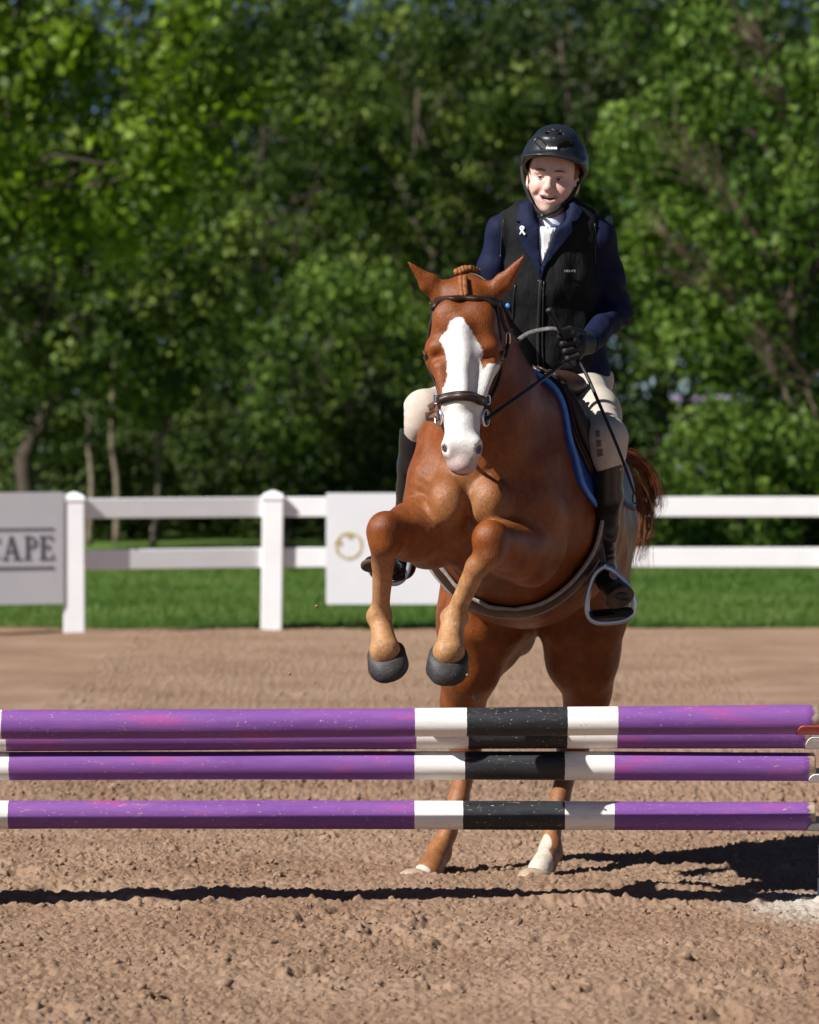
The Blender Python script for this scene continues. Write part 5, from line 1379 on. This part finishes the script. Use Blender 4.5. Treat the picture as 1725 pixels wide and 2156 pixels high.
# ---- breeches
fp = Field((-.02, 13.95, 1.30), (.9, 15.0, 1.85), .006)
fp.ball(P(1192, 800, 14.62), (.165, .14, .10), .05)
fp.chain([(P(1216, 815, 14.58), (.095, .095)), (P(1254, 872, 14.36), (.078, .080)), (P(1281, 922, 14.2), (.058, .058)), (P(1281, 962, 14.2), (.047, .047)), (P(1281, 990, 14.21), (.034, .034))], .04)
fp.chain([(P(1140, 812, 14.6), (.10, .10)), (P(1000, 835, 14.4), (.085, .085)), (P(891, 864, 14.18), (.058, .058)), (P(880, 896, 14.18), (.048, .048)), (P(874, 930, 14.19), (.034, .034))], .04)
fp.half(lambda x, y, z: z - P(0, 780, 14.5)[2])
Vp, Fp = fp.mesh(1); Np = vnormals(Vp, Fp)
Vp = Vp + Np * ((vn3(Vp, .07, 5) - .5) * .006)[:, None]
breeches = mesh_np('breeches', Vp, Fp, breech.m, rider); PB = bvh_of(Vp, Fp)
patch = simple('brown_grip_patch', (.17, .12, .09), .7, .3, .1, 60)
for pl in ([(1254, 907), (1263, 907), (1263, 920), (1255, 921)], [(1256, 926), (1266, 926), (1267, 940), (1257, 941)], [(1257, 946), (1269, 945), (1270, 960), (1259, 962)],
           [(899, 853), (912, 845), (916, 858), (904, 864)], [(894, 868), (906, 866), (906, 876), (896, 878)], [(892, 884), (902, 880), (903, 889), (892, 893)]):
    plate('grip_patch', pl, PB, .0005, .0012, patch, breeches, 14.2, 2.5)

# ---- boots
def boot(st, foot, sole_c, sole_n, lo, hi, top_px):
    f = Field(lo, hi, .0045); f.chain(st, .02)
    for a, b in zip(foot[:-1], foot[1:]): f.cone(a[0], b[0], a[1], b[1], .02)
    tz = P(0, top_px, 14.2)[2]; f.half(lambda x, y, z: z - tz - (x - st[0][0][0]) * .35 * np.sign(st[0][0][0] - .3))
    V, F = f.mesh(1); N = vnormals(V, F)
    ankle = np.exp(-((V[:, 2] - st[-1][0][2] - .04) / .05) ** 2)
    V = V + N * (np.sin(V[:, 2] * 190 + vn3(V, .04, 2) * 6) * .0018 * ankle + (vn3(V, .05, 7) - .5) * .004)[:, None]
    b = mesh_np('boot', V, F, bootm, rider)
    return b
solem = M('worn_brown_sole'); zz = solem.noise(40, 5, .7); solem.set(solem.ramp(zz, [(.3, (.055, .036, .026)), (.65, (.13, .09, .065))]), .8, .25); solem.bump(zz, .4, .004)
rb = boot([(P(1281, 965, 14.2), (.054, .056)), (P(1281, 1040, 14.26), (.047, .052)), (P(1275, 1115, 14.34), (.044, .047)), (P(1270, 1180, 14.42), (.039, .042))],
          [(P(1270, 1180, 14.42), (.039, .042)), (P(1270, 1205, 14.43), (.040, .042)), (P(1284, 1225, 14.36), (.039, .038)), (P(1303, 1248, 14.26), (.040, .030)), (P(1311, 1252, 14.22), (.034, .026))], None, None, (.45, 14.02, .85), (.85, 14.6, 1.5), 985)
lb = boot([(P(878, 888, 14.18), (.055, .056)), (P(870, 980, 14.24), (.050, .052)), (P(858, 1090, 14.34), (.043, .047)), (P(850, 1172, 14.42), (.039, .042))],
          [(P(850, 1172, 14.42), (.039, .042)), (P(848, 1192, 14.43), (.040, .042)), (P(822, 1194, 14.36), (.036, .034)), (P(792, 1188, 14.28), (.036, .028)), (P(784, 1186, 14.25), (.030, .024))], None, None, (-.2, 14.02, .85), (.15, 14.6, 1.62), 912)
def sole(parent, c, ax, nrm, rl, rw):
    c = np.array(c); ax = np.array(ax, float); nrm = np.array(nrm, float); nrm /= np.linalg.norm(nrm); ax -= nrm * (ax @ nrm); ax /= np.linalg.norm(ax); sd = np.cross(nrm, ax); V = []; F = []
    K = 28
    for h, q in ((0, .97), (.004, 1), (.010, .98), (.011, .5), (.0112, .02)):
        for j in range(K):
            a = 2 * math.pi * j / K; V.append(c + ax * math.cos(a) * rl * q + sd * math.sin(a) * rw * q * (1 + .12 * math.cos(a)) + nrm * h)
    for i in range(4):
        for j in range(K): F.append((i * K + j, i * K + (j + 1) % K, (i + 1) * K + (j + 1) % K, (i + 1) * K + j))
    mesh_np('sole', V, np.array(F, np.int32), solem.m, parent)
sole(rb, P(1305, 1257, 14.215), (.75, -.35, .45), (-.05, -.86, -.42), .052, .034)
sole(lb, P(781, 1190, 14.235), (-.8, -.3, .25), (0, -.70, -.7), .035, .026)
uvball('spur_stud', P(1306, 988, 14.17), .004, steel, rb, 8)

# ---- gloves
fg = Field((.44, 14.05, 1.72), (.64, 14.40, 1.92), .003)
fg.cone(P(1240, 723, 14.30), P(1214, 726, 14.20), (.034, .036), (.034, .040), .015)
fg.ball(P(1212, 730, 14.19), (.036, .035, .042), .015)
for i in range(4):
    kx, ky = 1207 + i * 3.5, 702 + i * 15.5
    K_, Q_, T_ = P(kx, ky, 14.150), P(kx - 27 + i * 2, ky + 7, 14.135), P(kx - 16 + i * 2, ky + 16, 14.185)
    fg.cone(P(1218, ky, 14.20), K_, .015, .0135, .006); fg.cone(K_, Q_, .013, .0115, .003); fg.cone(Q_, T_, .0115, .010, .003)
fg.cone(P(1226, 704, 14.22), P(1200, 694, 14.15), .016, .0135, .008); fg.cone(P(1200, 694, 14.15), P(1180, 699, 14.12), .0125, .0105, .004)
Vg, Fg = fg.mesh(1); mesh_np('glove', Vg, Fg, glovem, rider)
cgx = P(1210, 728, 14.2)[0]; Vm = Vg.copy(); Vm[:, 0] = 2 * cgx - Vm[:, 0]; Vm += P(1044, 728, 14.16) - P(1210, 728, 14.2)
mesh_np('glove', Vm, Fg[:, ::-1], glovem, rider)

# ---- riding crop held in the gloved hand
crop = empty('riding_crop', P(1195, 735, 14.15), 'thin black riding crop held in the gloved hand, hanging down past the thigh', 'riding crop')
cm = simple('black_braided_crop', (.011, .011, .012), .5, .4, .4, 300, .5, 500)
cp = catmull([P(1159, 657, 14.06), P(1175, 686, 14.09), P(1194, 724, 14.145), P(1228, 775, 14.14), P(1262, 850, 14.06), P(1300, 940, 14.02), P(1326, 1010, 14.0), P(1336, 1040, 14.0)], 6)
tube('shaft', cp, np.linspace(.0075, .0042, len(cp)), cm, crop, 8)
uvball('knob', P(1158, 654, 14.055), (.014, .014, .011), cm, crop, 14)
lp = catmull([P(1335, 1036, 14.0), P(1332, 1048, 14.0), P(1334, 1058, 14.0), P(1339, 1060, 14.0), P(1342, 1052, 14.0), P(1337, 1038, 14.0)], 5)
tube('loop', lp, .0028, cm, crop, 6)
# ================================================================== JUMP
def paint(name, cols, edges, x0, seed, wearx=None):
    """banded paint along x (object space, metres from the pole's right end), with scuffs and bare wood"""
    m = M(name); sep = m.n('ShaderNodeSeparateXYZ'); m.l(m.co(), sep.inputs[0]); X = sep.outputs['X']
    v = m.n('ShaderNodeVectorMath', operation='ADD'); m.l(m.co(), v.inputs[0]); v.inputs[1].default_value = (seed * 3.1, seed * 1.7, seed); vec = v.outputs[0]
    purple = m.ramp(m.noise(2.2, 5, .7, vec, (1, 6, 6)), [(.30, (.145, .050, .235)), (.46, (.178, .066, .275)), (.56, (.195, .075, .29)), (.66, (.32, .065, .25)), (.74, (.215, .085, .30))])
    white = m.ramp(m.noise(14, 5, .7, vec, (.5, 3, 3)), [(.25, (.62, .60, .55)), (.5, (.80, .79, .76))])
    black = m.ramp(m.noise(12, 5, .7, vec, (.5, 3, 3)), [(.3, (.012, .013, .016)), (.7, (.030, .032, .038))])
    pal = {'p': purple, 'w': white, 'k': black}
    Xj = m.math('ADD', X, m.math('MULTIPLY', m.math('SUBTRACT', m.noise(60, 2, .5, vec), .5), .004))
    col = pal[cols[0]]
    for c, e in zip(cols[1:], edges): col = m.mix(m.math('GREATER_THAN', Xj, e), col, pal[c])
    chips = m.noise(46, 5, .75, vec, (.35, 1.6, 1.6)); chips2 = m.noise(150, 3, .7, vec, (.5, 1, 1)); big = m.noise(2.6, 3, .6, vec)
    msk = m.math('MULTIPLY', m.step(chips, .64, .68), m.step(big, .42, .62)); msk2 = m.math('MULTIPLY', m.step(chips2, .65, .69), m.step(big, .36, .56))
    wood = m.ramp(m.noise(30, 4, .6, vec, (.2, 2, 2)), [(.3, (.36, .25, .15)), (.7, (.60, .48, .32))])
    col = m.mix(m.math('MAXIMUM', m.math('MULTIPLY', msk, .8), msk2), col, wood)
    endw = m.math('ADD', X, m.math('MULTIPLY', m.math('SUBTRACT', m.noise(40, 4, .8, vec, (.2, 2, 2)), .5), .05))
    col = m.mix(m.step(endw, -.022, -.008), col, wood)
    m.set(col, m.ramp(chips, [(.3, (.38, .38, .38)), (.7, (.6, .6, .6))]), .35)
    m.bump(m.math('ADD', m.noise(40, 4, .7, vec, (.08, 2, 2)), m.math('MULTIPLY', chips, .5)), .25, .003)
    return m.m

def pole(label, xr, yc, d, tilt, edges_px, seed, L=3.66, r=.046, sides=40):
    """edges_px: left white end | purple | white | black | white | purple; xr: pixel of the right end"""
    o = P(xr, yc, d); s = d / FOC
    e = [(x - xr) * s for x in edges_px]
    cols = 'pwkwpwkwp'; ed = [e[0] - .168 - .336 - .168, e[0] - .168 - .336, e[0] - .168, e[0], e[1], e[2], e[3], e[4]]
    cols = 'pwkwpwkwp'
    n = 90; xs = np.linspace(-L, 0, n)
    V = []; k = sides
    for i, x in enumerate(xs):
        rr = r * (1 + .012 * math.sin(x * 2.3 + seed) + .006 * math.sin(x * 7.1 + seed * 2)); sag = .004 * math.sin(x * 1.1 + seed)
        for j in range(k):
            a = 2 * math.pi * (j + .5) / k; V.append((x, math.cos(a) * rr, math.sin(a) * rr + sag))
    F = [(i * k + j, i * k + (j + 1) % k, (i + 1) * k + (j + 1) % k, (i + 1) * k + j) for i in range(n - 1) for j in range(k)]
    nb = len(V)
    for x, f in ((-L - .004, .88), (.004, .88)):
        for j in range(k):
            a = 2 * math.pi * (j + .5) / k; V.append((x, math.cos(a) * r * f, math.sin(a) * r * f))
    for j in range(k):
        j2 = (j + 1) % k
        F.append((nb + j, nb + j2, j2, j)); b = (n - 1) * k; F.append((b + j, b + j2, nb + k + j2, nb + k + j))
    F.append([nb + j for j in range(k)][::-1]); F.append([nb + k + j for j in range(k)])
    ob = mesh_np('jump_pole', V, [list(f) for f in F], paint('banded_pole_paint', cols, ed, 0, seed), None)
    ob.location = o; ob.rotation_euler = (0, tilt, 0)
    return tag(ob, label, 'pole', 'purple white and black jump poles')
pole('topmost purple, white and black banded jump pole, held by the red cup', 1722, 1517, 13.72, -.0035, (5, 874, 983, 1195, 1301), 1)
pole('shaded banded jump pole tucked just behind and below the topmost pole', 1704, 1548, 13.985, -.001, (15, 877, 986, 1194, 1299), 2)
pole('second lowest banded jump pole, fully sunlit and round', 1713, 1615, 14.0, .001, (21, 873, 979, 1189, 1293), 3)
pole('lowest banded jump pole, its lower half lying in shadow', 1713, 1717, 14.0, -.0005, (19, 873, 975, 1189, 1293), 4)

# ---- standard (wing upright) at the right edge, and cups
white_paint = simple('white_wood_paint', (.74, .73, .71), .5, .35, .06, 8, .3, 60)
stand = empty('jump_standard', P(1745, 1909, 14.0), 'white wooden jump standard at the right end of the poles', 'jump stand')
xs = P(1731, 0, 14.0)[0]; sy = 14.03
hole_m = simple('hole_shade_disc', (.03, .03, .03), .9, .1)  # near-black discs on the face, painting the shade inside peg holes
bm_obj('upright', box_bm(xs, xs + .09, sy - .045, sy + .045, .02, 1.45), white_paint, stand, bevel=.006)
x0 = P(1721, 0, 14.1)[0]
bm_obj('foot', box_bm(x0, x0 + .16, 13.83, 14.095, .0, .088), white_paint, stand, bevel=.008)
bm_obj('foot_block', box_bm(x0 + .004, x0 + .012 + .1, 13.95, 14.10, .09, .195), white_paint, stand, bevel=.006)
for k in range(9):
    V, F = tube_geo([(xs + .045, sy - .047, .25 + k * .125), (xs + .045, sy - .0455, .25 + k * .125)], .009, 12)
    mesh_np('peg_hole_disc', V, F, hole_m, stand, smooth=False)

def cup(label, xl, yl, d, pole_d, yc, mat, lip_h):
    """trough that cradles a pole end: swept arc with a rounded front lip, fixed to the upright by a tongue"""
    c = P(xl, yc, pole_d); x1 = xs + .012; L = x1 - c[0]; r = .0505; th = .006; V = []; F = []
    nx, na = 10, 20
    a0, a1 = math.radians(-180 + 15), math.radians(-15 + lip_h)
    for s_, rr in ((0, r), (1, r + th)):
        for i in range(nx + 1):
            t = i / nx; x = c[0] + L * (1 - math.cos(t * math.pi / 2)) if i else c[0]
            x = c[0] + L * t ** 1.6
            fr = min(1, (L * t ** 1.6) / .022); shrink = math.sqrt(max(0, 1 - (1 - fr) ** 2)) * .62 + .38
            for j in range(na + 1):
                u = j / na; mid = math.radians(-80); a = mid + ((a0 + (a1 - a0) * u) - mid) * shrink
                V.append((x, c[1] - math.sin(a + math.pi / 2) * rr if False else c[1] - math.cos(a) * rr, c[2] + math.sin(a) * rr))
    N = (nx + 1) * (na + 1)
    for i in range(nx):
        for j in range(na):
            a = i * (na + 1) + j
            F.append([a, a + 1, a + na + 2, a + na + 1]); F.append([a + N, a + N + na + 1, a + N + na + 2, a + N + 1])
    for i in range(nx):
        for j in (0, na):
            a = i * (na + 1) + j; F.append([a, a + na + 1, a + na + 1 + N, a + N])
    for j in range(na):
        for i in (0, nx):
            a = i * (na + 1) + j; F.append([a, a + N, a + N + 1, a + 1])
    e = empty('jump_cup', (c[0], c[1], c[2] - .05), label, 'jump cup', 'cups holding the pole ends')
    mesh_np('cradle', V, F, mat, e)
    bm_obj('tongue', box_bm(xs + .02, xs + .05, min(c[1] + .03, sy - .06), sy - .046, c[2] - .05, c[2] - .035), mat, e, bevel=.002)
    return e
red_p = simple('red_cup_paint', (.40, .055, .035), .4, .4, .12, 30, .2, 80)
whc = simple('white_cup_plastic', (.70, .70, .68), .4, .4, .08, 30, .15, 80)
gry = simple('grey_cup_metal', (.34, .35, .34), .45, .4, .15, 40, .2, 80)
cup('red jump cup under the right end of the topmost pole', 1676, 1545, 13.7, 13.72, 1510, red_p, -12)
cup('white jump cup just below the red cup', 1694, 1575, 13.8, 13.985, 1541, whc, 0)
cup('white jump cup under the second lowest pole', 1701, 1643, 13.9, 14.0, 1611, whc, -14)
cup('grey jump cup under the lowest pole', 1698, 1745, 13.9, 14.0, 1713, gry, -14)
